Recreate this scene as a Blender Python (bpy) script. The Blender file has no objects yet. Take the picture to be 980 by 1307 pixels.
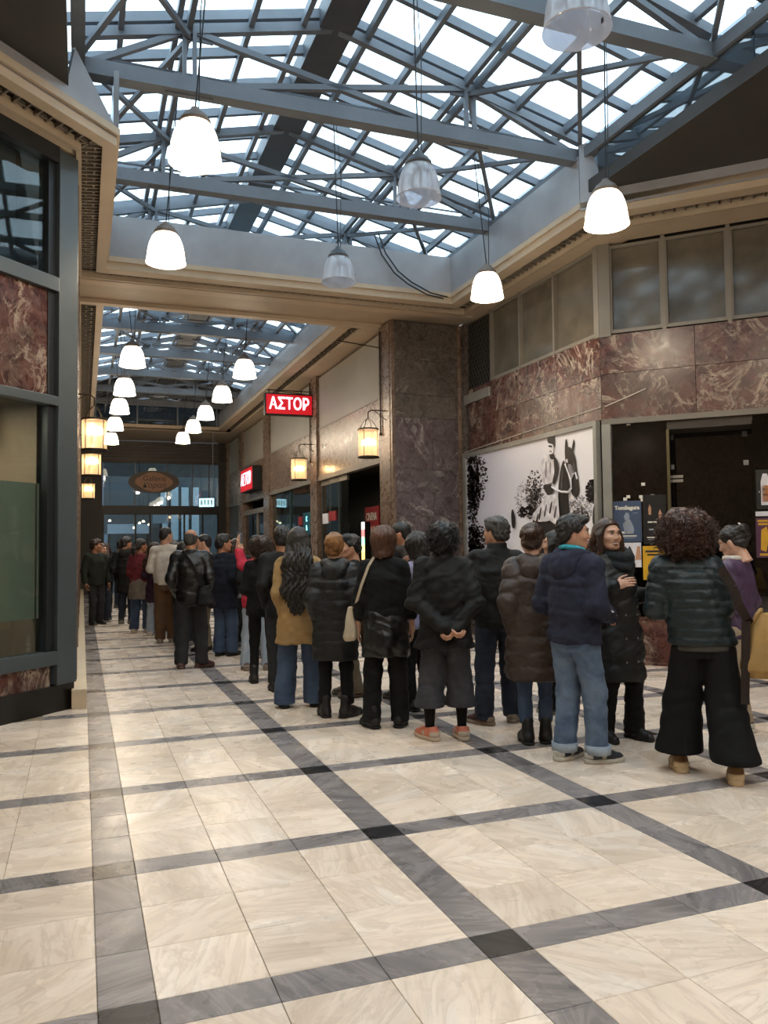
import bpy, bmesh, math, random
import numpy as np
from mathutils import Vector, Matrix
random.seed(7); np.random.seed(7)
sc = bpy.context.scene
col = sc.collection
R = math.radians
PI = math.pi

# ------------------------------------------------------------------ camera
CAM_H = 1.52
YAW, PITCH, ROLL, FPX = 20.5085, 2.4806, -0.70, 1030.714
cam_data = bpy.data.cameras.new('camera')
cam = bpy.data.objects.new('camera', cam_data); col.objects.link(cam)
y_, p_, r_ = R(YAW), R(PITCH), R(ROLL)
fwd = Vector((math.sin(y_)*math.cos(p_), math.cos(y_)*math.cos(p_), math.sin(p_)))
rgt = Vector((math.cos(y_), -math.sin(y_), 0)); up = rgt.cross(fwd)
RR = math.cos(r_)*rgt + math.sin(r_)*up
UU = -math.sin(r_)*rgt + math.cos(r_)*up
m = Matrix((RR, UU, -fwd)).transposed().to_4x4()
m.translation = Vector((0, 0, CAM_H)); cam.matrix_world = m
cam_data.sensor_fit = 'VERTICAL'; cam_data.sensor_height = 24.0
cam_data.lens = FPX/1307*24.0
cam_data.clip_start = 0.05; cam_data.clip_end = 200
sc.camera = cam
# ------------------------------------------------------------------ light and exposure
SKY_STRENGTH = 3.3
LAMP_W = 42.0
vs = sc.view_settings
vs.view_transform = 'Standard'; vs.look = 'None'; vs.gamma = 1.0; vs.use_curve_mapping = False
vs.exposure = 0.45
w = bpy.data.worlds.new('sky'); sc.world = w; w.use_nodes = True
bg = w.node_tree.nodes['Background']
bg.inputs['Color'].default_value = (0.80, 0.91, 1.0, 1)
bg.inputs['Strength'].default_value = SKY_STRENGTH
sc.cycles.max_bounces = 8; sc.cycles.transparent_max_bounces = 12
sc.cycles.diffuse_bounces = 4; sc.cycles.glossy_bounces = 4; sc.cycles.transmission_bounces = 6
sc.cycles.caustics_reflective = False; sc.cycles.caustics_refractive = False
sc.cycles.sample_clamp_indirect = 6.0
sc.cycles.use_denoising = True

# ------------------------------------------------------------------ helpers
def lin(h):
    h = h.lstrip('#'); v = [int(h[i:i+2], 16)/255 for i in (0, 2, 4)]
    return tuple((c/12.92 if c <= .04045 else ((c+.055)/1.055)**2.4) for c in v) + (1,)

class NT:
    def __init__(s, name):
        s.m = bpy.data.materials.new(name); s.m.use_nodes = True
        s.t = s.m.node_tree; s.n = s.t.nodes; s.b = s.n['Principled BSDF']
        s.out = s.n['Material Output']
    def add(s, typ, **kw):
        nd = s.n.new(typ)
        for k, v in kw.items():
            if k.startswith('i_'): nd.inputs[k[2:].replace('_', ' ')].default_value = v
            else: setattr(nd, k, v)
        return nd
    def link(s, a, b): s.t.links.new(a, b)
    def ramp(s, stops, src=None, interp='LINEAR'):
        nd = s.n.new('ShaderNodeValToRGB'); cr = nd.color_ramp; cr.interpolation = interp
        while len(cr.elements) < len(stops): cr.elements.new(0.5)
        for e, (p, c) in zip(cr.elements, stops):
            e.position = p; e.color = lin(c) if isinstance(c, str) else c
        if src is not None: s.link(src, nd.inputs[0])
        return nd
    def mix(s, fac, a, b, blend='MIX'):
        nd = s.n.new('ShaderNodeMix'); nd.data_type = 'RGBA'; nd.blend_type = blend
        for sock, v in ((nd.inputs[0], fac), (nd.inputs[6], a), (nd.inputs[7], b)):
            if hasattr(v, 'is_output'): s.link(v, sock)
            elif isinstance(v, str): sock.default_value = lin(v)
            else: sock.default_value = v
        return nd.outputs[2]
    def bump(s, h, strength=.3, dist=.01):
        nd = s.n.new('ShaderNodeBump'); nd.inputs['Strength'].default_value = strength
        nd.inputs['Distance'].default_value = dist
        s.link(h, nd.inputs['Height']); s.link(nd.outputs[0], s.b.inputs['Normal'])
    def noise(s, scale, detail=3, rough=.5, vec=None, dist=0.0):
        nd = s.n.new('ShaderNodeTexNoise'); nd.inputs['Scale'].default_value = scale
        nd.inputs['Detail'].default_value = detail; nd.inputs['Roughness'].default_value = rough
        nd.inputs['Distortion'].default_value = dist
        if vec is not None: s.link(vec, nd.inputs['Vector'])
        return nd
    def obj_vec(s, rnd=0.0, scale=(1, 1, 1)):
        tc = s.n.new('ShaderNodeTexCoord'); v = tc.outputs['Object']
        mp = s.n.new('ShaderNodeMapping'); mp.inputs['Scale'].default_value = scale
        if rnd:
            oi = s.n.new('ShaderNodeObjectInfo'); mu = s.n.new('ShaderNodeVectorMath'); mu.operation = 'SCALE'
            cmb = s.n.new('ShaderNodeCombineXYZ')
            for k in range(3): s.link(oi.outputs['Random'], cmb.inputs[k])
            s.link(cmb.outputs[0], mu.inputs[0]); mu.inputs[3].default_value = rnd
            ad = s.n.new('ShaderNodeVectorMath'); ad.operation = 'ADD'
            s.link(v, ad.inputs[0]); s.link(mu.outputs[0], ad.inputs[1]); v = ad.outputs[0]
        s.link(v, mp.inputs['Vector']); return mp.outputs[0]

MATS = {}
def plain(name, color, rough=.6, metal=0.0, var=.08, scale=6.0, bump=0.0, spec=.5, sheen=0.0):
    if name in MATS: return MATS[name]
    t = NT(name); c = lin(color)
    v = t.obj_vec()
    nz = t.noise(scale, 4, .6, v)
    hi = tuple(min(1, x*(1+var)) for x in c[:3]) + (1,); lo = tuple(x*(1-var) for x in c[:3]) + (1,)
    rp = t.ramp([(.3, lo), (.7, hi)], nz.outputs[0]); t.link(rp.outputs[0], t.b.inputs['Base Color'])
    t.b.inputs['Roughness'].default_value = rough; t.b.inputs['Metallic'].default_value = metal
    t.b.inputs['Specular IOR Level'].default_value = spec
    if sheen: t.b.inputs['Sheen Weight'].default_value = sheen
    if bump: t.bump(nz.outputs[0], bump, .01)
    MATS[name] = t.m; return t.m

def emit(name, color, strength, base='#ffffff'):
    if name in MATS: return MATS[name]
    t = NT(name); t.b.inputs['Base Color'].default_value = lin(base)
    t.b.inputs['Emission Color'].default_value = lin(color); t.b.inputs['Emission Strength'].default_value = strength
    MATS[name] = t.m; return t.m

def cloth(name, color, rough=.85, scale=90, weave=.25, var=.18, sheen=.0):
    if name in MATS: return MATS[name]
    t = NT(name); c = lin(color); v = t.obj_vec()
    nz = t.noise(7, 4, .6, v); fine = t.noise(scale*3, 2, .5, v)
    hi = tuple(min(1, x*(1+var)) for x in c[:3]) + (1,); lo = tuple(x*(1-var) for x in c[:3]) + (1,)
    rp = t.ramp([(.3, lo), (.7, hi)], nz.outputs[0]); t.link(rp.outputs[0], t.b.inputs['Base Color'])
    t.b.inputs['Roughness'].default_value = rough
    t.b.inputs['Specular IOR Level'].default_value = .3
    t.b.inputs['Sheen Weight'].default_value = sheen
    t.bump(fine.outputs[0], weave, .004)
    MATS[name] = t.m; return t.m

class MB:
    def __init__(s): s.v = []; s.f = []
    def poly(s, pts):
        i = len(s.v); s.v += [tuple(p) for p in pts]; s.f.append(tuple(range(i, i+len(pts)))); return s
    def box(s, x0, x1, y0, y1, z0, z1):
        i = len(s.v)
        if x0 > x1: x0, x1 = x1, x0
        if y0 > y1: y0, y1 = y1, y0
        if z0 > z1: z0, z1 = z1, z0
        s.v += [(x0,y0,z0),(x1,y0,z0),(x1,y1,z0),(x0,y1,z0),(x0,y0,z1),(x1,y0,z1),(x1,y1,z1),(x0,y1,z1)]
        s.f += [tuple(i+k for k in q) for q in ((0,3,2,1),(4,5,6,7),(0,1,5,4),(1,2,6,5),(2,3,7,6),(3,0,4,7))]
        return s
    def prism(s, pts, z0, z1):            # footprint polygon (counter-clockwise) between two heights
        n = len(pts); i = len(s.v)
        s.v += [(x, y, z0) for x, y in pts] + [(x, y, z1) for x, y in pts]
        s.f.append(tuple(i+k for k in range(n-1, -1, -1))); s.f.append(tuple(i+n+k for k in range(n)))
        for k in range(n):
            k2 = (k+1) % n; s.f.append((i+k, i+k2, i+n+k2, i+n+k))
        return s
    def slab(s, pts, off):                # any planar polygon in space pushed by a vector
        n = len(pts); i = len(s.v); o = Vector(off)
        s.v += [tuple(p) for p in pts] + [tuple(Vector(p)+o) for p in pts]
        s.f.append(tuple(i+k for k in range(n-1, -1, -1))); s.f.append(tuple(i+n+k for k in range(n)))
        for k in range(n):
            k2 = (k+1) % n; s.f.append((i+k, i+k2, i+n+k2, i+n+k))
        return s
    def bar(s, a, b, wx, wz, upv=(0, 0, 1)):   # rectangular bar from a to b
        a = Vector(a); b = Vector(b); d = (b-a).normalized(); u = Vector(upv)
        sx = d.cross(u)
        if sx.length < 1e-4: sx = d.cross(Vector((0, 1, 0)))
        sx.normalize(); sz = sx.cross(d)
        i = len(s.v)
        for p in (a, b):
            for sx_, sz_ in ((-1,-1),(1,-1),(1,1),(-1,1)):
                s.v.append(tuple(p + sx*sx_*wx/2 + sz*sz_*wz/2))
        s.f += [tuple(i+k for k in q) for q in ((0,1,2,3),(7,6,5,4),(0,4,5,1),(1,5,6,2),(2,6,7,3),(3,7,4,0))]
        return s
    def tube(s, pts, r, n=8, cap=True):
        pts = [Vector(p) for p in pts]; rs = r if isinstance(r, (list, tuple)) else [r]*len(pts)
        i0 = len(s.v); prev = None
        for k, p in enumerate(pts):
            d = (pts[min(k+1, len(pts)-1)] - pts[max(k-1, 0)]).normalized()
            if prev is None:
                u = d.cross(Vector((0, 0, 1)))
                if u.length < 1e-3: u = d.cross(Vector((0, 1, 0)))
            else: u = prev - d*prev.dot(d)
            u.normalize(); prev = u; v = d.cross(u)
            for j in range(n):
                a = 2*PI*j/n; s.v.append(tuple(p + (u*math.cos(a) + v*math.sin(a))*rs[k]))
        for k in range(len(pts)-1):
            for j in range(n):
                j2 = (j+1) % n; a = i0+k*n; b = a+n
                s.f.append((a+j, a+j2, b+j2, b+j))
        if cap:
            s.f.append(tuple(i0+j for j in range(n-1, -1, -1))); e = i0+(len(pts)-1)*n
            s.f.append(tuple(e+j for j in range(n)))
        return s
    def lathe(s, prof, n=24, cx=0, cy=0, cz=0):     # (radius, z) pairs
        i0 = len(s.v)
        for r, z in prof:
            for j in range(n):
                a = 2*PI*j/n; s.v.append((cx+r*math.cos(a), cy+r*math.sin(a), cz+z))
        for k in range(len(prof)-1):
            for j in range(n):
                j2 = (j+1) % n; a = i0+k*n; b = a+n
                s.f.append((a+j, a+j2, b+j2, b+j))
        return s
    def build(s, name, mat, parent=None, smooth=False, bevel=0.0):
        me = bpy.data.meshes.new(name); me.from_pydata(s.v, [], s.f); me.update()
        if mat: me.materials.append(mat)
        if smooth: me.polygons.foreach_set('use_smooth', [True]*len(me.polygons))
        o = bpy.data.objects.new(name, me); col.objects.link(o)
        if parent: o.parent = parent
        if bevel:
            bv = o.modifiers.new('bevel', 'BEVEL'); bv.width = bevel; bv.segments = 2; bv.limit_method = 'ANGLE'
        return o

def tag(o, label=None, cat=None, group=None, kind=None):
    if label: o['label'] = label
    if cat: o['category'] = cat
    if group: o['group'] = group
    if kind: o['kind'] = kind
    return o
def empty(name, loc=(0, 0, 0), rz=0.0):
    o = bpy.data.objects.new(name, None); col.objects.link(o); o.empty_display_size = .2
    o.location = loc; o.rotation_euler = (0, 0, rz); return o
def copy_tree(o, parent=None):
    c = o.copy(); col.objects.link(c); c.parent = parent
    for ch in o.children: copy_tree(ch, c)
    return c
def inst(o, loc, parent, rot=None, scale=None):
    c = o.copy(); col.objects.link(c); c.parent = parent; c.location = loc
    if rot: c.rotation_euler = rot
    if scale: c.scale = scale
    return c

def text_obj(name, body, mat, parent, size, loc, rot, depth=.004, font_scale_x=1.0, align='CENTER', bold=0.0, shear=0.0):
    cu = bpy.data.curves.new(name, 'FONT'); cu.body = body; cu.size = size; cu.align_x = align; cu.align_y = 'CENTER'
    cu.extrude = depth; cu.offset = bold; cu.shear = shear; cu.resolution_u = 3
    tmp = bpy.data.objects.new(name + '_tmp', cu); col.objects.link(tmp)
    dg = bpy.context.evaluated_depsgraph_get(); dg.update()
    me = bpy.data.meshes.new_from_object(tmp.evaluated_get(dg)); bpy.data.objects.remove(tmp); bpy.data.curves.remove(cu)
    me.name = name; me.materials.clear(); me.materials.append(mat)
    o = bpy.data.objects.new(name, me); col.objects.link(o); o.parent = parent
    o.location = loc; o.rotation_euler = rot; o.scale = (font_scale_x, 1, 1); return o

# ------------------------------------------------------------------ materials of the place
def marble_red(name, dark, mid, light, vein='#d8c4b8', scale=1.0, grey='#4c4a44', veinw=.012):
    t = NT(name); v = t.obj_vec(rnd=23.0)
    n1 = t.noise(1.5*scale, 6, .6, v, 1.0)
    n2 = t.noise(5.5*scale, 8, .68, v, 1.2)
    n3 = t.noise(14*scale, 6, .7, v, .6)
    r1 = t.ramp([(.30, grey), (.45, dark), (.56, mid), (.66, dark), (.78, grey)], n1.outputs[0])
    r2 = t.ramp([(.32, dark), (.55, mid), (.72, light)], n2.outputs[0])
    base = t.mix(.5, r1.outputs[0], r2.outputs[0])
    lv = t.ramp([(.56, (0, 0, 0, 1)), (.75, (.55, .55, .55, 1))], n3.outputs[0])
    base = t.mix(lv.outputs[0], base, light)
    out = base
    for sc_, wd, st, ds in ((1.1, veinw, .75, 1.8), (2.9, veinw*1.2, .5, 1.4)):
        nz = t.noise(sc_*scale, 5, .6, v, ds)
        vr = t.ramp([(.5-wd, (0, 0, 0, 1)), (.5, (st, st, st, 1)), (.5+wd, (0, 0, 0, 1))], nz.outputs[0])
        mk = t.ramp([(.4, (0, 0, 0, 1)), (.62, (1, 1, 1, 1))], t.noise(1.7*scale*sc_, 3, .5, v).outputs[0])
        mm = t.add('ShaderNodeMath', operation='MULTIPLY'); t.link(vr.outputs[0], mm.inputs[0]); t.link(mk.outputs[0], mm.inputs[1])
        out = t.mix(mm.outputs[0], out, vein)
    t.link(out, t.b.inputs['Base Color'])
    rr = t.ramp([(.3, (.2, .2, .2, 1)), (.7, (.38, .38, .38, 1))], n2.outputs[0])
    t.link(rr.outputs[0], t.b.inputs['Roughness'])
    MATS[name] = t.m; return t.m
M_ROSSO = marble_red('rosso_marble', '#2b1815', '#582c24', '#7f6853', '#c2b29d', 1.0, '#4d473f', .024)
M_PURPLE = marble_red('purple_marble', '#43383a', '#5a4d50', '#766a66', '#aca29d', .9, '#55524c', .018)
M_GREYM = marble_red('grey_marble', '#423c38', '#5a504a', '#7a6e62', '#a0958a', 1.6, '#4e4b44', .012)
M_PIL = marble_red('brown_marble', '#5a493d', '#776252', '#917b67', '#ad9a86', 1.3, '#625a4e', .01)

def tile_mat(name, lo, mid, hi, vein, aniso=(.7, 3.6, 1), attr=False):
    t = NT(name)
    if attr:
        at = t.add('ShaderNodeAttribute', attribute_name='rnd'); rnd = at.outputs['Fac']
    else:
        oi = t.add('ShaderNodeObjectInfo'); rnd = oi.outputs['Random']
    tc = t.add('ShaderNodeTexCoord')
    geo = t.add('ShaderNodeNewGeometry')
    # world position with a per-tile turn so that each slab has veins of its own
    mr = t.add('ShaderNodeVectorRotate', rotation_type='Z_AXIS')
    t.link(geo.outputs['Position'], mr.inputs['Vector'])
    ma = t.add('ShaderNodeMath', operation='MULTIPLY'); t.link(rnd, ma.inputs[0]); ma.inputs[1].default_value = 17.0
    t.link(ma.outputs[0], mr.inputs['Angle'])
    mp = t.add('ShaderNodeMapping'); mp.inputs['Scale'].default_value = aniso; t.link(mr.outputs[0], mp.inputs['Vector'])
    n1 = t.noise(1.3, 4, .5, mp.outputs[0], .6)
    n2 = t.noise(2.6, 6, .62, mp.outputs[0], 1.0)
    r1 = t.ramp([(.3, lo), (.5, mid), (.72, hi)], n1.outputs[0])
    vr = t.ramp([(.40, (0, 0, 0, 1)), (.5, (1, 1, 1, 1)), (.53, (.3, .3, .3, 1)), (.62, (0, 0, 0, 1))], n2.outputs[0])
    vm = t.add('ShaderNodeMath', operation='MULTIPLY'); t.link(vr.outputs[0], vm.inputs[0]); vm.inputs[1].default_value = .45
    c = t.mix(vm.outputs[0], r1.outputs[0], vein)
    hs = t.add('ShaderNodeHueSaturation'); t.link(c, hs.inputs['Color'])
    mv = t.add('ShaderNodeMapRange'); t.link(rnd, mv.inputs[0]); mv.inputs[3].default_value = .86; mv.inputs[4].default_value = 1.06
    t.link(mv.outputs[0], hs.inputs['Value']); t.link(hs.outputs[0], t.b.inputs['Base Color'])
    t.b.inputs['Specular IOR Level'].default_value = .2
    rr = t.ramp([(.3, (.2, .2, .2, 1)), (.7, (.36, .36, .36, 1))], t.noise(2.5, 4, .6, geo.outputs['Position']).outputs[0])
    t.link(rr.outputs[0], t.b.inputs['Roughness'])
    MATS[name] = t.m; return t.m
WT = ('#dec9b3', '#f0dbc7', '#f7e6d6', '#c3aa93')
GT = ('#625c5b', '#7a7271', '#8f8683', '#aca29d')
BT = ('#1d1b1b', '#262424', '#302d2d', '#454040')
M_TW, M_TG, M_TB = tile_mat('white_marble_tile', *WT), tile_mat('grey_marble_tile', *GT), tile_mat('black_marble_tile', *BT)
M_TWs, M_TGs, M_TBs = tile_mat('white_marble_field', *WT, attr=True), tile_mat('grey_marble_field', *GT, attr=True), tile_mat('black_marble_field', *BT, attr=True)
M_GROUT = plain('grout', '#8f7f69', .8)
M_STEEL = plain('steel_grey', '#666b72', .5, .0, .12, 3, 0, .5)
M_STEELD = plain('steel_dark', '#3f4146', .5, .0, .15, 3)
M_SLATE = plain('slate_metal', '#4d5457', .38, .3, .08, 2)
M_SLATED = plain('slate_metal_dark', '#26282a', .4, .2, .08, 2)
M_BEIGE = plain('beige_plaster', '#b3a18a', .6, 0, .07, 3)
M_BEIGE2 = plain('beige_plaster_beam', '#a89781', .6, 0, .07, 3)
M_FASCIA = plain('grey_painted_steel', '#97979a', .32, .1, .16, 1.2)
M_DARKCEIL = plain('dark_panel', '#35322f', .6, 0, .1, 2)
M_GRILLE = plain('grille_bronze', '#6f665a', .5, .1, .2, 9)
M_GRILLEB = plain('grille_back', '#1d1a17', .8)
M_WHITEP = plain('cream_board', '#8f897d', .55, 0, .06, 2)
M_FRAME = plain('cream_frame', '#746e64', .45, .1, .06, 3)
M_FROST = plain('frosted_pane_beige', '#5d574c', .1, 0, .3, 1.6, 0, .7)
M_BLACKM = plain('black_metal', '#141414', .45, .3, .1, 4)
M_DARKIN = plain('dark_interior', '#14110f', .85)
M_PLINTH = plain('black_plinth', '#15120f', .35, 0, .3, 5)
M_CREAMSTONE = plain('cream_stone', '#c9b698', .4, 0, .08, 4)

def glass_mat(name, tint, alpha, gl=.12, rough=.02, blend=None, refl=.6, dirt=.1):
    t = NT(name); t.n.remove(t.b)
    tr = t.add('ShaderNodeBsdfTransparent'); tr.inputs[0].default_value = lin(tint)
    g = t.add('ShaderNodeBsdfGlossy'); g.inputs['Roughness'].default_value = rough; g.inputs['Color'].default_value = (1, 1, 1, 1)
    d = t.add('ShaderNodeBsdfDiffuse'); d.inputs[0].default_value = lin(blend or tint)
    fr = t.add('ShaderNodeLayerWeight'); fr.inputs[0].default_value = .5
    pw = t.add('ShaderNodeMath', operation='POWER'); t.link(fr.outputs['Facing'], pw.inputs[0]); pw.inputs[1].default_value = 4.0
    ma = t.add('ShaderNodeMath', operation='MULTIPLY_ADD'); t.link(pw.outputs[0], ma.inputs[0]); ma.inputs[1].default_value = refl; ma.inputs[2].default_value = gl*.3
    v = t.obj_vec(rnd=9)
    nz = t.noise(1.3, 4, .6, v)
    mr = t.add('ShaderNodeMapRange'); t.link(nz.outputs[0], mr.inputs[0]); mr.inputs[1].default_value = .3; mr.inputs[2].default_value = .8
    mr.inputs[3].default_value = max(0, 1-alpha-.06); mr.inputs[4].default_value = min(1, 1-alpha+dirt)
    m1 = t.add('ShaderNodeMixShader'); t.link(mr.outputs[0], m1.inputs[0]); t.link(tr.outputs[0], m1.inputs[1]); t.link(d.outputs[0], m1.inputs[2])
    m2 = t.add('ShaderNodeMixShader'); t.link(ma.outputs[0], m2.inputs[0]); t.link(m1.outputs[0], m2.inputs[1]); t.link(g.outputs[0], m2.inputs[2])
    t.link(m2.outputs[0], t.out.inputs[0]); MATS[name] = t.m; return t.m
M_ROOFGLASS = glass_mat('roof_glass', '#f0faff', .95, .05, refl=.12)
M_SIDEGLASS = glass_mat('side_glass', '#7f929f', .6, .6, .03, '#4c5760')
M_SHOPGLASS = glass_mat('shop_glass', '#c9d2d0', 1.0, .12, dirt=.02)
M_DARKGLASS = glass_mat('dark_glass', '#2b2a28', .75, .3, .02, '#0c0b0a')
# ------------------------------------------------------------------ pixel helpers (a pixel gives a direction, the plane it lies on gives the distance)
CC = Vector((0, 0, CAM_H))
def ray(px, py): return fwd + (px-490)/FPX*RR - (py-653.5)/FPX*UU
def onz(px, py, z=0.0):
    d = ray(px, py); return CC + d*((z-CC.z)/d.z)
def onX(px, py, X):
    d = ray(px, py); return CC + d*(X/d.x)
def onY(px, py, Y):
    d = ray(px, py); return CC + d*(Y/d.y)
def onplane(px, py, P, n):
    d = ray(px, py); return CC + d*((Vector(P)-CC).dot(n)/d.dot(n))
def proj(p):
    d = Vector(p)-CC; z = d.dot(fwd)
    if z < .1: return None
    return 490+FPX*d.dot(RR)/z, 653.5-FPX*d.dot(UU)/z, z

# ------------------------------------------------------------------ floor
GX0, GDX, GY0, GDY, SWX, SWY = .148, 1.360, 2.812, 1.307, .189, .174
TWX, TWY, GAP = (GDX-SWX)/3, (GDY-SWY)/3, .0022
fl = MB().box(-5, 11, -7, 30.4, -.12, -.006).build('floor', M_GROUT); tag(fl, kind='structure')
def inroom(x, y):
    if y > 30: return False
    if y > 12.95: return -.1 < x < 5.2
    if y > 8.5: return -.15 < x < 6.4
    return -.15-(8.4-y) < x < 6.4+(8.75-y)
def tile_mesh(name, sx, sy, mat):
    b = .0018; hx, hy = sx/2-GAP/2, sy/2-GAP/2
    v = [(-hx,-hy,-.006),(hx,-hy,-.006),(hx,hy,-.006),(-hx,hy,-.006),(-hx,-hy,-b),(hx,-hy,-b),(hx,hy,-b),(-hx,hy,-b),
         (-hx+b,-hy+b,0),(hx-b,-hy+b,0),(hx-b,hy-b,0),(-hx+b,hy-b,0)]
    f = [(0,1,5,4),(1,2,6,5),(2,3,7,6),(3,0,4,7),(4,5,9,8),(5,6,10,9),(6,7,11,10),(7,4,8,11),(8,9,10,11)]
    me = bpy.data.meshes.new(name); me.from_pydata(v, [], f); me.materials.append(mat); return me
KIND = {'white': ('marble_tile', TWX, TWY, M_TW, M_TWs), 'long': ('strip_tile', SWX, TWY, M_TG, M_TGs),
        'cross': ('strip_tile', TWX, SWY, M_TG, M_TGs), 'black': ('inset_tile', SWX, SWY, M_TB, M_TBs)}
tmesh = {k: tile_mesh(v[0], v[1], v[2], v[3]) for k, v in KIND.items()}
spots = []
for i in range(-4, 8):
    for j in range(-7, 21):
        xs, ys = GX0+i*GDX, GY0+j*GDY
        spots.append(('black', xs, ys))
        for k in range(3):
            spots.append(('long', xs, ys+SWY/2+TWY*(k+.5))); spots.append(('cross', xs+SWX/2+TWX*(k+.5), ys))
            for l in range(3): spots.append(('white', xs+SWX/2+TWX*(k+.5), ys+SWY/2+TWY*(l+.5)))
near = {'white': [], 'long': [], 'cross': [], 'black': []}; rest = []
for s in spots:
    if not inroom(s[1], s[2]): continue
    q = proj((s[1], s[2], 0))
    if q and -60 < q[0] < 1040 and q[1] < 1380: near[s[0]].append((q[2], s))
    else: rest.append(s)
for k, lim in (('white', 300), ('long', 145), ('cross', 145), ('black', 60)):
    near[k].sort()
    rest += [s for _, s in near[k][lim:]]
    for _, (kk, x, y) in near[k][:lim]:
        o = bpy.data.objects.new(KIND[k][0], tmesh[k]); col.objects.link(o); o.parent = fl; o.location = (x, y, 0)
for kinds, mat, nm in ((('white',), M_TWs, 'marble_tile_field'), (('long', 'cross'), M_TGs, 'strip_tile_field'), (('black',), M_TBs, 'inset_tile_field')):
    mb = MB(); rnd = []
    for k, x, y in rest:
        if k in kinds:
            hx, hy = KIND[k][1]/2-GAP/2, KIND[k][2]/2-GAP/2
            mb.box(x-hx, x+hx, y-hy, y+hy, -.006, 0); rnd += [random.random()]*6
    o = mb.build(nm, mat, fl); tag(o, kind='stuff')
    at = o.data.attributes.new('rnd', 'FLOAT', 'FACE'); at.data.foreach_set('value', rnd)
# thin dark line inlaid in front of the right-hand shops
a, b = onz(800, 861), onz(985, 870)
d = (b-a).normalized(); nrm = Vector((-d.y, d.x, 0))*.012
a, b = a-d*1.5, b+d*1.2
MB().prism([(a-nrm).xy[:], (b-nrm).xy[:], (b+nrm).xy[:], (a+nrm).xy[:]], -.001, .0012).build('inlay_line', M_PLINTH, fl)

# ------------------------------------------------------------------ left wall and baseboard
wl = empty('wall_left', (0, 0, 0)); tag(wl, kind='structure')
MB().box(-.4, -.09, 8.5, 30.2, 0, 5.5).build('wall_body', M_SLATED, wl)
y = 9.0; k = 0
while y < 29.5:                                     # slim piers and shop panes along the corridor
    MB().box(-.12, -.045, y, y+.35, 0, 5.42).build('pier', M_PIL, wl)
    MB().box(-.095, -.085, y+.36, y+2.6, .5, 3.0).build('shop_pane', M_DARKGLASS, wl)
    MB().box(-.1, -.06, y+.36, y+2.6, 3.05, 4.0).build('marble_panel', M_ROSSO, wl)
    MB().box(-.1, -.06, y+.36, y+2.6, 4.05, 5.35).build('upper_panel', M_WHITEP, wl)
    y += 3.0
bl = empty('baseboard_left'); tag(bl, kind='structure')
for k in range(9):
    MB().box(-.09, .048, 8.36+k*2.4, 8.36+(k+1)*2.4-.004, 0, .19).build('stone_block', M_CREAMSTONE, bl, bevel=.006)

# ------------------------------------------------------------------ left shop front on the canted corner
def frame_root(name, ox, oy, dx, dy, kind='structure'):
    o = empty(name, (ox, oy, 0), math.atan2(dy, dx)); tag(o, kind=kind); return o
LX, LY = -.06, 8.42
w1 = frame_root('window_1', LX, LY, 1, 1)
B = lambda x0, x1, y0, y1, z0, z1: MB().box(x0, x1, y0, y1, z0, z1)
B(-.235, 0, -.02, .18, .26, 5.40).build('corner_post', M_SLATE, w1, bevel=.006)
B(-.325, -.235, .03, .16, .58, 5.30).build('jamb', M_SLATED, w1)
B(-3.3, -3.05, -.02, .18, .26, 5.4).build('post', M_SLATE, w1, bevel=.006)
B(-3.05, -.235, -.02, .14, 5.26, 5.42).build('head_beam', M_SLATED, w1)
B(-3.05, -.235, -.02, .12, 4.0, 4.14).build('transom', M_SLATE, w1, bevel=.006)
B(-3.05, -.235, -.02, .12, 2.90, 2.99).build('transom', M_SLATE, w1, bevel=.006)
B(-3.05, -.235, -.02, .14, .45, .58).build('bottom_rail', M_SLATE, w1, bevel=.006)
B(-3.4, .02, .03, .3, 0, .25).build('plinth', M_PLINTH, w1)
for x0, x1 in ((-1.25, -.27), (-2.2, -1.255), (-3.05, -2.205)):
    B(x0, x1, .04, .09, 2.99, 4.0).build('marble_panel', M_ROSSO, w1)
    B(x0, x1, .04, .09, .25, .45).build('marble_panel', M_ROSSO, w1)
B(-1.7, -.3, .07, .08, 4.14, 5.26).build('pane', M_SHOPGLASS, w1)
B(-3.05, -1.75, .07, .08, 4.14, 5.26).build('pane', M_SHOPGLASS, w1)
B(-3.05, -.31, .07, .08, .58, 2.90).build('pane', M_SHOPGLASS, w1)
MB().box(-.30, -.27, .05, .1, 4.14, 5.26).build('pane_stop', M_FRAME, w1)
B(-3.05, -.325, .13, .16, .89, 2.16).build('screen_panel', plain('pale_screen', '#ddd6c0', .7, 0, .04, 1), w1)
B(-3.2, -.36, 1.4, 1.45, .1, 3.0).build('shop_back', plain('shop_brown', '#6a5745', .7, 0, .15, 1.5), w1)
B(-3.2, -.3, .1, 1.5, 2.96, 3.0).build('shop_ceiling', plain('shop_ceiling_beige', '#8a7862', .8, 0, .05, 1), w1)
B(-.37, -.36, .12, 1.45, .0, 2.96).build('shop_side', plain('shop_brown', '#6a5745'), w1)
B(-3.2, -.36, .12, 1.5, .3, .34).build('shop_floor', plain('shop_floor_brown', '#5d4a39', .4), w1)
B(-3.2, -.3, .5, .54, 4.1, 5.5).build('upper_back', plain('upper_room_dark', '#3a3f45', .6, 0, .3, 2), w1)
g = B(-.66, -.52, .6, .66, 2.62, 2.9).build('vent_plate', M_GRILLEB, w1)
for k in range(7):
    B(-.65, -.53, .585, .6, 2.64+k*.036, 2.66+k*.036).build('vent_slat', M_GRILLE, w1)
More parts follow.
